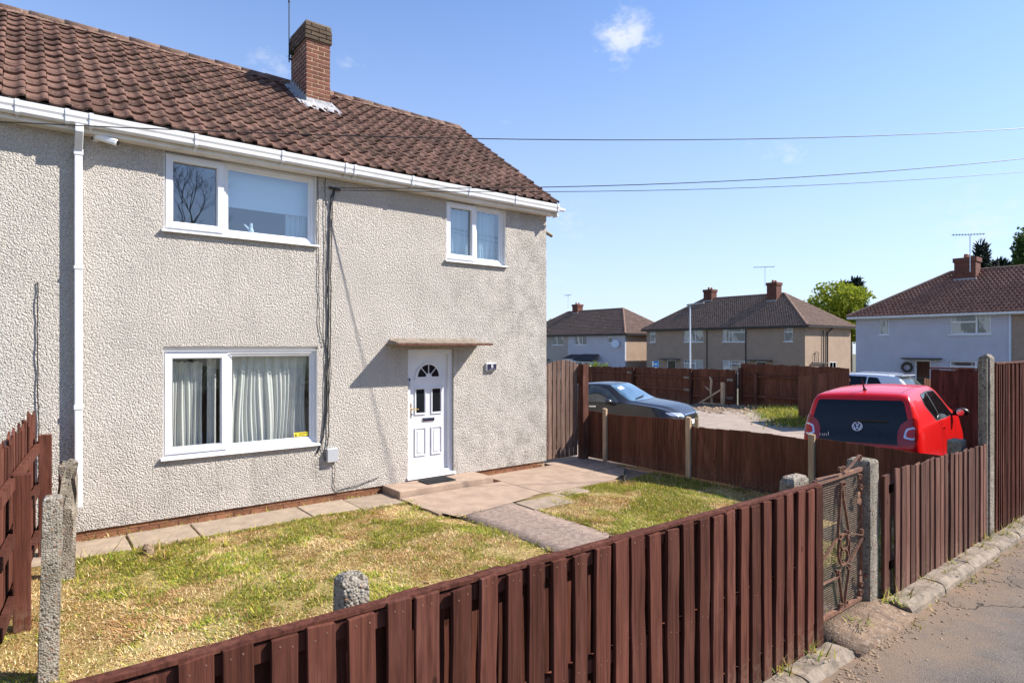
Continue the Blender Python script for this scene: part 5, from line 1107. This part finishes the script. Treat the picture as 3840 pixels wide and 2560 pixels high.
def saloon_parts(car, tr, glass_s, screen, wheels=True, grille=True):
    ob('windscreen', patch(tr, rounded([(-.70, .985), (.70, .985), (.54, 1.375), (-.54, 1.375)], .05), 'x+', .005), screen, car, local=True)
    ob('rear_window', patch(tr, rounded([(-.58, 1.06), (.58, 1.06), (.52, 1.345), (-.52, 1.345)], .05), 'x-', .005), 'carglass', car, local=True)
    sidewin(car, tr, [[(2.08, .975), (3.02, .955), (2.62, 1.26), (2.36, 1.345), (2.08, 1.375)], [(1.12, .985), (2.00, .977), (2.00, 1.375), (1.55, 1.34), (1.28, 1.22)]], glass_s)
    for ax in ('y-', 'y+'):
        for xs in (2.04, 3.08): ob('door_seam', patch(tr, [(xs-.004, .3), (xs+.004, .3), (xs+.004, .95), (xs-.004, .95)], ax, .002, .06), 'black', car, local=True)
        ob('window_trim', patch(tr, [(1.08, .955), (3.05, .94), (3.05, .955), (1.08, .97)], ax, .006, .05), 'black', car, local=True)
        for xs in (1.28, 2.2): ob('door_handle', patch(tr, rounded([(xs, .845), (xs+.2, .845), (xs+.2, .875), (xs, .875)], .01), ax, .03, .02), 'chrome', car, local=True)
    for s_ in (-1, 1):
        h = ob('headlight', patch(tr, rounded([(s_*.40, .60), (s_*.76, .66), (s_*.80, .74), (s_*.43, .70)], .03), 'x+', .006, .02), 'lamp_clear', car, local=True)
        ob('lamp_lens', patch(tr, rounded([(s_*.50, .635), (s_*.60, .645), (s_*.60, .70), (s_*.50, .69)], .02), 'x+', .010, .02), 'lamp_clear', h, local=True)
        ob('tail_light', patch(tr, rounded([(s_*.45, .78), (s_*.76, .80), (s_*.76, .92), (s_*.45, .90)], .03), 'x-', .006, .02), 'lamp_red', car, local=True)
    if grille:
        g = ob('grille', patch(tr, rounded([(-.34, .66), (.34, .66), (.36, .60), (.26, .34), (-.26, .34), (-.36, .60)], .05), 'x+', .008, .03), 'chrome', car, local=True)
        ob('grille_mesh', patch(tr, rounded([(-.315, .64), (.315, .64), (.33, .59), (.24, .36), (-.24, .36), (-.33, .59)], .05), 'x+', .014, .03), 'black', g, local=True)
        for k in range(4): ob('grille_bar', patch(tr, [(-.29, .41+.055*k), (.29, .41+.055*k), (.29, .418+.055*k), (-.29, .418+.055*k)], 'x+', .02, .05), 'chrome', g, local=True)
        ob('number_plate', patch(tr, [(-.26, .40), (.26, .40), (.26, .51), (-.26, .51)], 'x+', .026), 'white', car, local=True)
    if wheels:
        for x in (.95, 3.62):
            for s_ in (-1, 1): wheel(car, x, s_*.895, .32, .2)
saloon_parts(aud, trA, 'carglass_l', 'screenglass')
ob('bonnet_seam', patch(trA, [(3.35, -.66), (4.3, -.50), (4.3, -.508), (3.35, -.668)], 'z', .002, .05), 'black', aud, local=True); ob('bonnet_seam', patch(trA, [(3.35, .66), (4.3, .50), (4.3, .508), (3.35, .668)], 'z', .002, .05), 'black', aud, local=True)
ob('wiper', MB().bar((3.28, -.45, 1.03), (3.22, .15, 1.07), .02, .02), 'black', aud, local=True)
ob('parking_permit', patch(trA, [(-.50, 1.25), (-.24, 1.27), (-.24, 1.33), (-.48, 1.31)], 'x+', .008), 'white', aud, local=True)
for s_ in (-1, 1): mirror(aud, 2.78, s_*1.0, .995, 'paint_black')
# -- white SUV and the blue car behind it
SV = [(0, .42, .65, .6, .64, .85, .55, .92, .94), (.06, .34, .83, .6, .80, 1.0, .68, 1.06, 1.08), (.18, .28, .90, .65, .86, 1.06, .68, 1.2, 1.23), (.45, .25, .92, .65, .89, 1.08, .66, 1.45, 1.50), (.62, .24, .925, .65, .895, 1.08, .655, 1.535, 1.59), (1.2, .24, .925, .65, .90, 1.07, .64, 1.575, 1.635), (2.0, .24, .925, .65, .90, 1.06, .63, 1.585, 1.65), (2.6, .24, .925, .65, .90, 1.05, .625, 1.53, 1.59), (3.1, .24, .925, .65, .89, 1.04, .68, 1.26, 1.32), (3.4, .24, .925, .65, .88, 1.03, .73, 1.08, 1.12), (3.9, .24, .91, .62, .86, .98, .72, 1.02, 1.06), (4.25, .27, .86, .6, .78, .86, .6, .92, .95), (4.42, .32, .72, .55, .66, .72, .5, .78, .8), (4.48, .36, .5, .55, .48, .65, .36, .7, .71)]
meS, trS = car_shell(SV)
suv = root('parked_car', 'white crossover car parked on the far street in front of the blue-grey house', 'car', (27.0, -.1, -.38), R(88))
ob('body', meS, 'paint_white', suv, local=True)
ob('rear_window', patch(trS, rounded([(-.66, 1.13), (.66, 1.13), (.58, 1.50), (-.58, 1.50)], .08), 'x-', .005), 'carglass_l', suv, local=True)
ob('windscreen', patch(trS, rounded([(-.70, 1.1), (.70, 1.1), (.58, 1.53), (-.58, 1.53)], .06), 'x+', .005), 'carglass', suv, local=True)
sidewin(suv, trS, [[(.95, 1.16), (1.02, 1.12), (1.55, 1.10), (1.55, 1.50), (1.2, 1.48)], [(1.60, 1.10), (2.35, 1.09), (2.35, 1.52), (1.60, 1.51)], [(2.41, 1.09), (3.16, 1.075), (2.75, 1.43), (2.41, 1.52)]], 'carglass')
for ax in ('y-', 'y+'): 
    for xs in (1.575, 2.38): ob('door_seam', patch(trS, [(xs-.005, .4), (xs+.005, .4), (xs+.005, 1.08), (xs-.005, 1.08)], ax, .002, .06), 'black', suv, local=True)
for s_ in (-1, 1):
    ob('tail_light', patch(trS, rounded([(s_*.35, .93), (s_*.80, .95), (s_*.86, 1.03), (s_*.6, 1.05)], .03), 'x-', .008, .02), 'lamp_red', suv, local=True)
    ob('tail_light', patch(trS, rounded([(.10, .95), (.55, 1.03), (.5, 1.06), (.14, 1.05)], .02), 'y-' if s_ < 0 else 'y+', .008, .02), 'lamp_red', suv, local=True)
    ob('roof_rail', MB().tube([(.8, s_*.62, 1.60), (1.0, s_*.61, 1.645), (2.3, s_*.60, 1.655), (2.5, s_*.60, 1.61)], .014, 6), 'paint_white', suv, local=True)
    ob('headlight', patch(trS, rounded([(s_*.45, .76), (s_*.68, .78), (s_*.68, .86), (s_*.45, .86)], .02), 'x+', .008, .03), 'lamp_clear', suv, local=True)
    mirror(suv, 2.95, s_*1.02, 1.1, 'paint_white')
ob('spoiler', MB().box(.36, .62, -.6, .6, 1.565, 1.60), 'paint_white', suv, local=True, bevel=.015)
for x in (.88, 3.55):
    for s_ in (-1, 1): wheel(suv, x, s_*.91, .35, .22)
blu = root('parked_car', 'dark blue car half hidden behind the white crossover', 'car', (29.6, -3.1, -.40), R(86))
bd = ob('body', meA.copy(), None, blu, local=True); bd.data.materials.clear(); bd.data.materials.append(MT['paint_blue']); saloon_parts(blu, trA, 'carglass', 'carglass', True, False); blu.scale = (1, 1, 1.08)
wvn = root('parked_car', 'white car far away behind the fence beside the green bush', 'car', (37.0, 27.0, -.80), R(95))
bd = ob('body', meS.copy(), None, wvn, local=True); bd.data.materials.clear(); bd.data.materials.append(MT['paint_white'])
sidewin(wvn, trS, [[(1.0, 1.12), (2.35, 1.09), (2.35, 1.52), (1.2, 1.48)], [(2.41, 1.09), (3.16, 1.075), (2.75, 1.43), (2.41, 1.52)]], 'carglass'); ob('rear_window', patch(trS, rounded([(-.66, 1.13), (.66, 1.13), (.58, 1.50), (-.58, 1.50)], .08), 'x-', .005), 'carglass', wvn, local=True)
for x in (.88, 3.55):
    for s_ in (-1, 1): wheel(wvn, x, s_*.91, .35, .22)

# ================================================================== FAR HOUSES (local: x to the right seen from the street, -y towards us)
def far_house(label, X, Y0, L, gz, eave, ridge_h, depth, walls, wins, doors, hipL, hipR, tmat, gutm, indiv=0, chim=(), gl='farglass', sidem=None):
    h = root('semi_detached_house', label, 'house', (X, Y0, gz), R(-90)); ez = eave; rz_ = ridge_h
    holes = [(a, b, c, d) for (a, b, c, d, s_) in wins]+[(a, b, .1, d) for (a, b, d) in doors]
    for (a, b, m) in walls: ob('front_wall', wall_holes(a, b, -.6, ez, [q for q in holes if a <= q[0] < b], 0, .2), m, h, local=True)
    ob('side_wall', MB().box(L-.2, L, .2, depth, -.6, ez), sidem or walls[-1][2], h, local=True); ob('side_wall', MB().box(0, .2, .2, depth, -.6, ez), walls[0][2], h, local=True); ob('rear_wall', MB().box(.2, L-.2, depth-.2, depth, -.6, ez), walls[0][2], h, local=True)
    ob('room_back', MB().box(.2, L-.2, 1.2, 1.3, -.6, ez).box(.2, L-.2, .2, 1.2, ez-.06, ez-.02), 'room', h, local=True)
    for (a, b, c, d, s_) in wins:
        w = ob('window', MB().ring(a, b, c, d, .06, .05, .12), 'upvc', h, local=True)
        ob('pane', MB().quad((a+.05, .09, c+.05), (b-.05, .09, c+.05), (b-.05, .09, d-.05), (a+.05, .09, d-.05)), gl, w, local=True)
        ob('sill', MB().box(a-.06, b+.06, -.06, .1, c-.06, c-.005), 'upvc', w, local=True)
        for q in s_:
            if q[0] == 'v': ob('mullion', MB().box(q[1]-.04, q[1]+.04, .045, .11, c+.05, d-.05), 'upvc', w, local=True)
            else: ob('transom', MB().box(q[2], q[3], .046, .11, q[1]-.04, q[1]+.04), 'upvc', w, local=True)
    for (a, b, d) in doors:
        dd = ob('door', MB().ring(a, b, .1, d, .07, .04, .15), 'upvc', h, local=True); ob('leaf', MB().box(a+.06, b-.06, .1, .14, .1, d-.06), 'darkglass', dd, local=True)
        ob('canopy', MB().box(a-.55, b+.55, -.5, .0, d+.06, d+.13), 'pipe_black', dd, local=True)
    ov = .35; sl = math.atan2(rz_-ez, depth/2+ov); cs_, sn_ = math.cos(sl), math.sin(sl); ln = (depth/2+ov)/cs_; hp = depth/2+ov
    xl = lambda s_: -ov+(s_*cs_*hp/(depth/2+ov)*.95 if hipL else 0); xr = lambda s_: L+ov-(s_*cs_*.95 if hipR else 0)
    A = lambda x, s_, n=0: Vector((x, -ov+s_*cs_-n*sn_, ez-.02+s_*sn_+n*cs_))
    yb = depth+ov; zr = A(0, ln).z; yr = depth/2
    xa, xb = xl(ln), xr(ln)
    rf = ob('roof', MB().quad(A(-ov, 0), A(L+ov, 0), A(xb, ln), A(xa, ln)).quad((L+ov, yb, ez-.02), (-ov, yb, ez-.02), (xa, yr, zr), (xb, yr, zr)).quad((L+ov, -ov, ez-.02), (L+ov, yb, ez-.02), (xb, yr, zr)).quad((-ov, yb, ez-.02), (-ov, -ov, ez-.02), (xa, yr, zr)).quad((-ov, -ov, ez-.03), (-ov, yb, ez-.03), (L+ov, yb, ez-.03), (L+ov, -ov, ez-.03)), tmat, h, local=True)
    T = []; nr = int(ln/.3)
    for j in range(nr):
        s_ = j*ln/nr-.01; n0, n1 = xl(s_+.05), xr(s_+.05); x = n0+.02
        while x < n1-.2: T.append((x, Matrix.Translation(A(x, s_, .01)) @ Matrix.Rotation(sl, 4, 'X') @ Matrix.Diagonal((1, 1, 1.7, 1)))); x += .207
    if hipR:
        sr = math.atan2(zr-ez+.02, L+ov-xb); lr = (L+ov-xb)/math.cos(sr); nr2 = int(lr/.3)
        for j in range(nr2):
            s_ = j*lr/nr2; f = s_/lr; y0, y1 = -ov+f*(yr+ov), yb-f*(yb-yr); y = y0+.05
            while y < y1-.15:
                T.append((99, Matrix.Translation((L+ov-s_*math.cos(sr)+.01, y, ez-.01+s_*math.sin(sr))) @ Matrix.Rotation(R(90), 4, 'Z') @ Matrix.Rotation(sr, 4, 'X') @ Matrix.Diagonal((1, 1, 1.7, 1)))); y += .207
    if indiv:
        Tn = sorted(T, key=lambda t: -t[0] if t[0] < L/2+1 else 99); vis = [t for t in T if t[0] < 8.2]; vis.sort(key=lambda t: t[1].translation.z-.12*t[0]); ind = vis[:indiv]; ids = set(id(t[1]) for t in ind); tm = tile_me(tmat)
        for t in ind: o = bpy.data.objects.new('tile', tm); COL.objects.link(o); o.parent = rf; o.matrix_local = t[1]
        T = [t for t in T if id(t[1]) not in ids]
    tile_joined('tile_field', [t[1] for t in T], tmat, rf, local=True)
    ob('ridge', MB().tube([(xa, yr, zr+.03), (xb, yr, zr+.03)], .11, 8), 'ridge', rf, local=True)
    if hipR:
        ob('hip', MB().tube([(L+ov, -ov, ez+.02), (xb, yr, zr+.03)], .11, 8), 'ridge', rf, local=True); ob('hip', MB().tube([(L+ov, yb, ez+.02), (xb, yr, zr+.03)], .11, 8), 'ridge', rf, local=True)
    if hipL: ob('hip', MB().tube([(-ov, -ov, ez+.02), (xa, yr, zr+.03)], .11, 8), 'ridge', rf, local=True)
    ob('gutter', MB().box(-ov, L+ov, -ov-.12, -ov-.0, ez-.12, ez-.02), gutm, h, local=True); ob('fascia', MB().box(-ov+.02, L+ov-.02, -ov+.005, -.01, ez-.16, ez-.045), gutm, h, local=True)
    if hipR: ob('gutter', MB().box(L+ov, L+ov+.12, -ov, yb, ez-.12, ez-.02), gutm, h, local=True)
    for (x, y, zt, wx, wy) in chim:
        c = ob('chimney', MB().box(x-wx/2, x+wx/2, y-wy/2, y+wy/2, ez, zt-.25).box(x-wx/2-.06, x+wx/2+.06, y-wy/2-.06, y+wy/2+.06, zt-.25, zt), 'brick_far', h, local=True)
        zf = ez-.02+(y-wy/2+ov)*math.tan(sl); ob('flashing', MB().box(x-wx/2-.03, x+wx/2+.03, y-wy/2-.035, y+wy/2+.03, zf-.3, zf+.16), 'lead', c, local=True)
        for k in (-.25, .25): ob('chimney_pot', MB().tube([(x, y+k*wy, zt-.02), (x, y+k*wy, zt+.22)], [.12, .10], 10), 'terracotta', c, local=True)
    return h
# middle house: front at x = 49
mg = -.9; u = lambda y: 31.2-y
hm = far_house('brown pebbledashed semi with hipped roof across the far street', 49, 31.2, 16.0, mg, 4.93, 7.95, 8.2, [(0, 16, 'dash_brown')],
    [(u(30.82), u(30.09), 3.68, 4.88, [('h', 4.5, u(30.82), u(30.09))]), (u(26.78), u(24.63), 3.68, 4.86, [('v', u(25.5)), ('v', u(26.0))]), (u(22.65), u(20.44), 3.66, 4.88, [('v', u(22.0)), ('h', 4.5, u(22.0), u(20.44))]), (u(16.93), u(16.21), 3.66, 4.88, [('h', 4.45, u(16.93), u(16.21))]),
     (u(26.78), u(24.63), .9, 2.03, [('v', u(25.5)), ('h', 1.7, u(26.78), u(25.5))]), (u(22.65), u(20.44), .9, 2.05, [('v', u(22.0)), ('h', 1.75, u(22.0), u(20.44))])],
    [(u(28.7), u(27.68), 1.95), (u(19.47), u(18.48), 1.98)], True, True, 'tile_far', 'pipe_black', 0, [(u(19.7), 3.5, 8.93, .9, .9), (u(26.65), 4.1, 8.85, .9, .9)])
ob('downpipe', MB().tube([(u(20.35), -.06, .0), (u(20.35), -.06, 4.7)], .045, 6), 'pipe_black', hm, local=True); ob('downpipe', MB().tube([(u(24.2), -.06, .0), (u(24.2), -.06, 4.7)], .04, 6), 'pipe_black', hm, local=True)
ob('soil_pipe', MB().tube([(16.1, 3.6, -.3), (16.1, 3.6, 4.4), (16.35, 4.0, 4.8)], .07, 8), 'pipe_black', hm, local=True); ob('soil_pipe', MB().tube([(16.1, 2.9, 1.6), (16.1, 2.9, 4.6)], .045, 8), 'pipe_black', hm, local=True)
ob('branch_pipe', MB().tube([(16.12, .9, 1.95), (16.12, 3.6, 1.85)], .06, 8), 'pipe_black', hm, local=True); ob('branch_pipe', MB().tube([(16.12, .9, 1.55), (16.12, 3.4, 1.50)], .05, 8), 'pipe_black', hm, local=True)
ob('branch_pipe', MB().tube([(16.1, 1.4, 1.9), (16.1, 1.4, 2.7), (16.1, 1.55, 2.8), (16.1, 1.9, 2.8), (16.1, 2.0, 2.7), (16.1, 2.0, 1.95)], .025, 6), 'pipe_black', hm, local=True)
w_ = ob('window', MB().ring(0, 1.2, 0, 1.0, .06, -.01, .05), 'upvc', hm, (16.0, 4.2, .95), local=True); w_.rotation_euler = (0, 0, R(90)); ob('pane', MB().quad((.05, .0, .05), (1.15, .0, .05), (1.15, .0, .95), (.05, .0, .95)), 'farglass', w_, local=True); ob('mullion', MB().box(.57, .63, -.015, .03, .05, .95), 'upvc', w_, local=True)
# left far house
lg = -1.25; u = lambda y: 50.2-y
hl = far_house('far semi with half-painted pale blue front beyond the dark car', 48.5, 50.2, 16.6, lg, 4.93, 7.85, 8.2, [(0, 8.17, 'dash_grey'), (8.17, 16.6, 'dash_blue')],
    [(u(44.7), u(42.82), 3.8, 4.9, [('v', u(43.9))]), (u(40.97), u(39.13), 3.8, 4.9, [('v', u(40.3)), ('v', u(39.8))]), (u(35.91), u(35.36), 4.0, 4.88, [('h', 4.6, u(35.91), u(35.36))]), (u(44.7), u(42.8), .9, 2.0, [('v', u(43.9))])],
    [(u(46.6), u(45.7), 2.0)], True, True, 'tile_far', 'pipe_black', 0, [(u(44.7), 4.1, 8.7, .9, .9)], sidem='dash_brown')
pcx = ob('porch', MB().box(u(41.4), u(39.6), -1.1, 0, -.3, 2.2).box(u(39.6)+.001, u(36.9), -1.5, 0, -.3, 2.0), 'upvc', hl, local=True)
ob('porch_roof', MB().quad((u(41.6), -1.3, 2.3), (u(39.6), -1.3, 2.3), (u(39.6), 0, 2.75), (u(41.6), 0, 2.75)).quad((u(39.7), -1.7, 2.1), (u(36.7), -1.7, 2.1), (u(37.2), 0, 2.8), (u(39.7), 0, 2.8)), 'pipe_black', pcx, local=True)
for a, b in ((41.2, 40.6), (40.4, 39.8), (39.3, 38.3), (38.1, 37.2)): ob('pane', MB().box(u(a), u(b), -1.515 if a < 39.5 else -1.11, -1.09, 1.0, 1.9), 'farglass', pcx, local=True)
ds = ob('satellite_dish', MB().tube([(0, 0, 0), (0, -.05, 0), (0, -.12, 0)], [.05, .3, .42], 18).tube([(0, .02, 0), (0, .3, -.05)], .03, 6).tube([(0, -.1, -.35), (.1, -.5, -.05)], .015, 5), 'galv', label='satellite dish on the pale blue house front', cat='dish'); ds.location = onX(1413.6, 790, 48.15); ds.rotation_euler = (R(-15), 0, R(-60))
# right house
rg = -.8; u = lambda y: 7.62-y
hr = far_house('blue-grey painted semi with red-brown tiled roof on the right', 40, 7.62, 15.2, rg, 4.94, 7.60, 8.0, [(0, 7.62, 'dash_blue'), (7.62, 15.2, 'dash_brown')],
    [(u(6.31), u(5.78), 3.84, 4.76, []), (u(2.72), u(.88), 3.80, 4.86, [('v', u(1.52)), ('h', 4.46, u(2.72), u(1.52))]), (u(2.74), u(.95), 1.2, 2.34, [('v', u(1.55)), ('h', 2.05, u(2.74), u(1.55))])],
    [(u(4.43), u(3.63), 2.36)], True, True, 'tile_far_red', 'gutter', 296, [(u(2.85), 3.4, 8.30, 1.05, .9)])
wt_ = MB().tube([(.3*math.cos(a), 0, .3*math.sin(a)) for a in np.linspace(0, 6.283, 25)], .09, 7, False)
o = ob('door_wreath', wt_, 'bark', label='dark round wreath hanging beside the door of the blue-grey house', cat='wreath'); o.location = onX(2083, 843, 39.9); o.rotation_euler = (0, 0, R(-90)); o.scale = (.8, .8, .8)
ob('soil_pipe', MB().tube([(7.55, -.05, -.3), (7.55, -.05, 4.8)], .05, 7), 'galv', hr, local=True)
# aerials
def aerial(p, h, w, label, yagi=True):
    a = root('tv_aerial', label, 'aerial', p); ob('mast', MB().tube([(0, 0, -.6), (0, 0, h)], .022, 6), 'galv', a, local=True)
    d = Vector((-math.sin(AZ)*-1, -math.cos(AZ), 0)).normalized(); bm_b = MB().bar(-d*w*.55+Vector((0, 0, h)), d*w*.45+Vector((0, 0, h+.06)), .03, .03); ob('boom', bm_b, 'cable', a, local=True)
    el = MB(); up = Vector((0, 0, 1)); sd = d.cross(up)
    for k in range(11): p_ = d*(-w*.5+w*.9*k/10)+Vector((0, 0, h+.05*k/10)); el.bar(p_-up*.07, p_+up*.07, .015, .015, (1, 0, 0))
    ob('elements', el, 'cable', a, local=True)
aerial(onX(1757, 650, 52)+Vector((0, 0, .3)), 1.1, 1.9, 'tv aerial on the right chimney of the brown pebbledashed house')
aerial(onX(2228, 600, 42.5), 1.5, 1.9, 'tv aerial on the chimney of the blue-grey house')
aerial(onX(1305, 700, 52)+Vector((0, 0, .2)), .95, .8, 'small tv aerial on the chimney of the farthest house')
# lamp column, sign
lc = root('street_lamp', 'slim pale steel street lamp column in front of the brown houses', 'street lamp', (38, 18.18, -.8))
pl_ = onX(1585, 700, 38); ob('column', MB().tube([(0, 0, 0), (0, 0, 1.4), (0, 0, 6.2)], [.085, .07, .05], 10), 'galv', lc, (pl_.x-38, pl_.y-18.18, 0), local=True)
ob('lantern', MB().obox((.15, -.35, 6.22), (.25, -.55, .06), (.12, .06, 0), (0, 0, .05)), 'lead', lc, (pl_.x-38, pl_.y-18.18, 0), local=True)
sgn = root('estate_sign', 'small blue and white sale board above the far fence', 'sign', (36, 20, -.7)); q = onX(1505, 833, 36)
bo = ob('board', MB().box(q.x-.02, q.x+.02, q.y-.27, q.y+.27, q.z-.3, q.z+.12), 'sign_blue', sgn)
ob('print', MB().box(q.x-.026, q.x-.0205, q.y+.14, q.y+.25, q.z-.28, q.z+.10).box(q.x-.026, q.x-.0205, q.y-.2, q.y+.08, q.z-.14, q.z-.05), 'white', bo)
ob('pole', MB().box(q.x+.02, q.x+.07, q.y-.03, q.y+.03, -.8, q.z+.12), 'white', sgn)

# ================================================================== TREES
def leaves(name, blobs, n, size, mat, parent, seed, vertical=0.):
    r = np.random.default_rng(seed); P = []; N = []
    vol = np.array([b[3]*b[4]*b[5] for b in blobs]); ids = r.choice(len(blobs), n, p=vol/vol.sum())
    B = np.array(blobs)[ids]; d = r.normal(size=(n, 3)); d /= np.linalg.norm(d, axis=1)[:, None]; rad = (.45+.62*r.random(n)**.6)[:, None]
    rad *= (1+.22*np.sin(d[:, :1]*7+ids[:, None]*2.1)*np.sin(d[:, 2:3]*6+d[:, 1:2]*5)); C = B[:, :3]+d*rad*B[:, 3:6]
    # clump: pull leaves to twigs
    a = r.normal(size=(n, 3)); a[:, 2] *= .7; a /= np.linalg.norm(a, axis=1)[:, None]; 
    if vertical: a = d*1.0+r.normal(size=(n, 3))*.4; a[:, 2] += vertical; a /= np.linalg.norm(a, axis=1)[:, None]
    b = np.cross(a, r.normal(size=(n, 3))); b /= np.linalg.norm(b, axis=1)[:, None]; s_ = size*(.55+.9*r.random(n))[:, None]; k = .28 if vertical else .55
    V = np.stack([C-a*s_, C+b*s_*k-a*s_*.1, C+a*s_, C-b*s_*k-a*s_*.1], 1).reshape(-1, 3); F = np.arange(n*4).reshape(n, 4)
    o = ob(name, numesh(name, V, F, mat, False, r.random(n)), None, parent, local=True); return o
def tree(name, label, loc, blobs, n, size, mat, seed, trunk_h, tr_r=.25, vertical=0., limbs=6, cat='tree'):
    t = root(name, label, cat, loc); r = random.Random(seed)
    tk = MB().tube([(0, 0, -.5), (.05, 0, trunk_h*.5), (0, .08, trunk_h)], [tr_r*1.25, tr_r, tr_r*.45], 9)
    for k in range(limbs):
        b = blobs[k % len(blobs)]; z0 = trunk_h*r.uniform(.45, .95); tk.tube([(0, 0, z0), (b[0]*.5+r.uniform(-.2, .2), b[1]*.5, (z0+b[2])/2), (b[0]+r.uniform(-.4, .4), b[1]+r.uniform(-.4, .4), b[2]+b[5]*.3)], [tr_r*.5, tr_r*.3, tr_r*.1], 6)
    ob('trunk', tk, 'bark', t, local=True); leaves('crown', blobs, n, size, mat, t, seed, vertical); return t
def blobset(n, R_, H, zc, seed, rb=.45):
    r = random.Random(seed); out = []
    for k in range(n):
        a = r.uniform(0, 6.28); q = math.sqrt(r.random())*.75; z = zc+r.uniform(-.7, .7)*H; f = math.sqrt(max(.1, 1-((z-zc)/H)**2)); s_ = r.uniform(.7, 1.2)*rb; out.append((math.cos(a)*q*R_*f, math.sin(a)*q*R_*f, z, R_*s_, R_*s_, H*s_*.8))
    return out
p = ray(1935, 797)*72+Vector((0, CY, 0))
tree('deciduous_tree', 'bright yellow-green leafy tree behind the gap between the two houses', (p.x, p.y, -1.2), blobset(26, 4.6, 3.6, 7.6, 5, .36), 12000, .20, 'leaf_bright', 5, 6.5)
p = ray(1952, 797)*88+Vector((0, CY, 0))
tree('conifer_tree', 'dark conifer rising behind the bright green tree', (p.x, p.y, -1.2), blobset(16, 3.0, 4.0, 9.8, 7, .34), 7000, .40, 'leaf_dark', 7, 11, .3, .35)
p = ray(2292, 797)*62+Vector((0, CY, 0))
tree('conifer_tree', 'dark spreading conifer behind the chimney of the blue-grey house', (p.x, p.y, -1), blobset(20, 2.9, 3.6, 9.4, 9, .36)+[(-1.5, 1.0, 12.2, .7, .7, 1.6)], 11000, .34, 'leaf_dark', 9, 12, .35, .35)
p = ray(2362, 797)*56+Vector((0, CY, 0))
tree('deciduous_tree', 'tall mid-green tree cut off by the right edge of the picture', (p.x, p.y, -1), blobset(20, 1.7, 5.0, 8.8, 11, .5), 14000, .17, 'leaf_mid', 11, 9, .3)
p = ray(1282, 797)*98+Vector((0, CY, 0))
tree('deciduous_tree', 'small distant tree beside the farthest chimney', (p.x, p.y, -1.5), blobset(10, 2.6, 2.0, 6.5, 13, .45), 1500, .25, 'leaf_mid', 13, 6)
p = onX(1370, 838, 26)
tree('garden_bush', 'rounded bright green bush just over the far fence', (p.x, p.y, -.4), [(0, 0, .8, .95, .95, 1.0), (.2, .5, .75, .8, .7, .9), (0, -.5, .7, .8, .7, .85)], 5200, .06, 'leaf_hedge', 15, .8, .06, cat='bush')
# across the road, behind the camera: seen only as reflections in the panes
def bare_tree(label, loc, h, seed):
    t = root('bare_tree', label, 'tree', loc); r = random.Random(seed); mb = MB()
    def grow(p, d, l, rad, lev):
        q = p+d*l; m = p+d*l*.5+Vector((r.uniform(-1, 1), r.uniform(-1, 1), r.uniform(-.3, .5)))*l*.07
        mb.tube([p, m, q], [rad, rad*.85, rad*.68], 5 if lev < 3 else 3, False)
        if lev >= 8: return
        for k in range(2 if lev == 0 else r.choice((2, 3))):
            e = (d+Vector((r.uniform(-1, 1), r.uniform(-1, 1), r.uniform(-.35, .6)))*.75).normalized(); grow(q if k else q-d*l*r.uniform(0, .3), e, l*r.uniform(.62, .85), rad*.64, lev+1)
    grow(Vector((0, 0, -.3)), Vector((.05, 0, 1)).normalized(), h*.23, h*.009, 0); ob('trunk', mb, 'bark', t, local=True)
bare_tree('bare branching street tree across the road, reflected in the upstairs window', (6.5, -24.5, -.1), 15.5, 4)
hd_ = root('garden_hedge', 'long green hedge across the road, reflected in the lower panes', 'hedge', (4, -19.6, -.1))
ob('stems', MB().box(-22, 22, -.3, .3, 0, .3), 'bark', hd_, local=True); leaves('foliage', [(x_, 0, .8, 1.2, .6, .85) for x_ in np.arange(-21, 22, 1.2)], 16000, .09, 'leaf_mid', hd_, 21)

# ================================================================== OVERHEAD WIRES
def wire(name, a, b, sag, r, label, n=40):
    a, b = Vector(a), Vector(b); pts = [a.lerp(b, k/n)-Vector((0, 0, sag*4*(k/n)*(1-k/n))) for k in range(n+1)]
    ob(name, MB().tube(pts, r, 5), 'cable', label=label, cat='wire')
pole = root('telegraph_pole', 'wooden telegraph pole across the road outside the frame', 'pole', (27.3, -13.6, -.1))
ob('shaft', MB().tube([(27.3, -13.6, -.4), (27.3, -13.6, 9.8)], [.15, .1], 10), 'bark', pole)
a1 = Vector((3.69, -.1, 4.685))
wire('overhead_wire', a1, (27.3, -13.55, 8.83), .844, .007, 'thicker overhead service wire reaching the wall hook')
wire('overhead_wire', a1+Vector((.02, 0, -.03)), (27.3, -13.55, 8.11), .745, .005, 'thinner lower overhead service wire reaching the wall hook')
wire('overhead_wire', (-6.0, -.05, 4.07), (27.3, -13.55, 9.41), 1.486, .005, 'upper overhead wire crossing in front of the roof')
print('objects', len(bpy.data.objects), 'polys', sum(len(o.data.polygons) for o in bpy.data.objects if o.type == 'MESH' and o.data.users == 1))
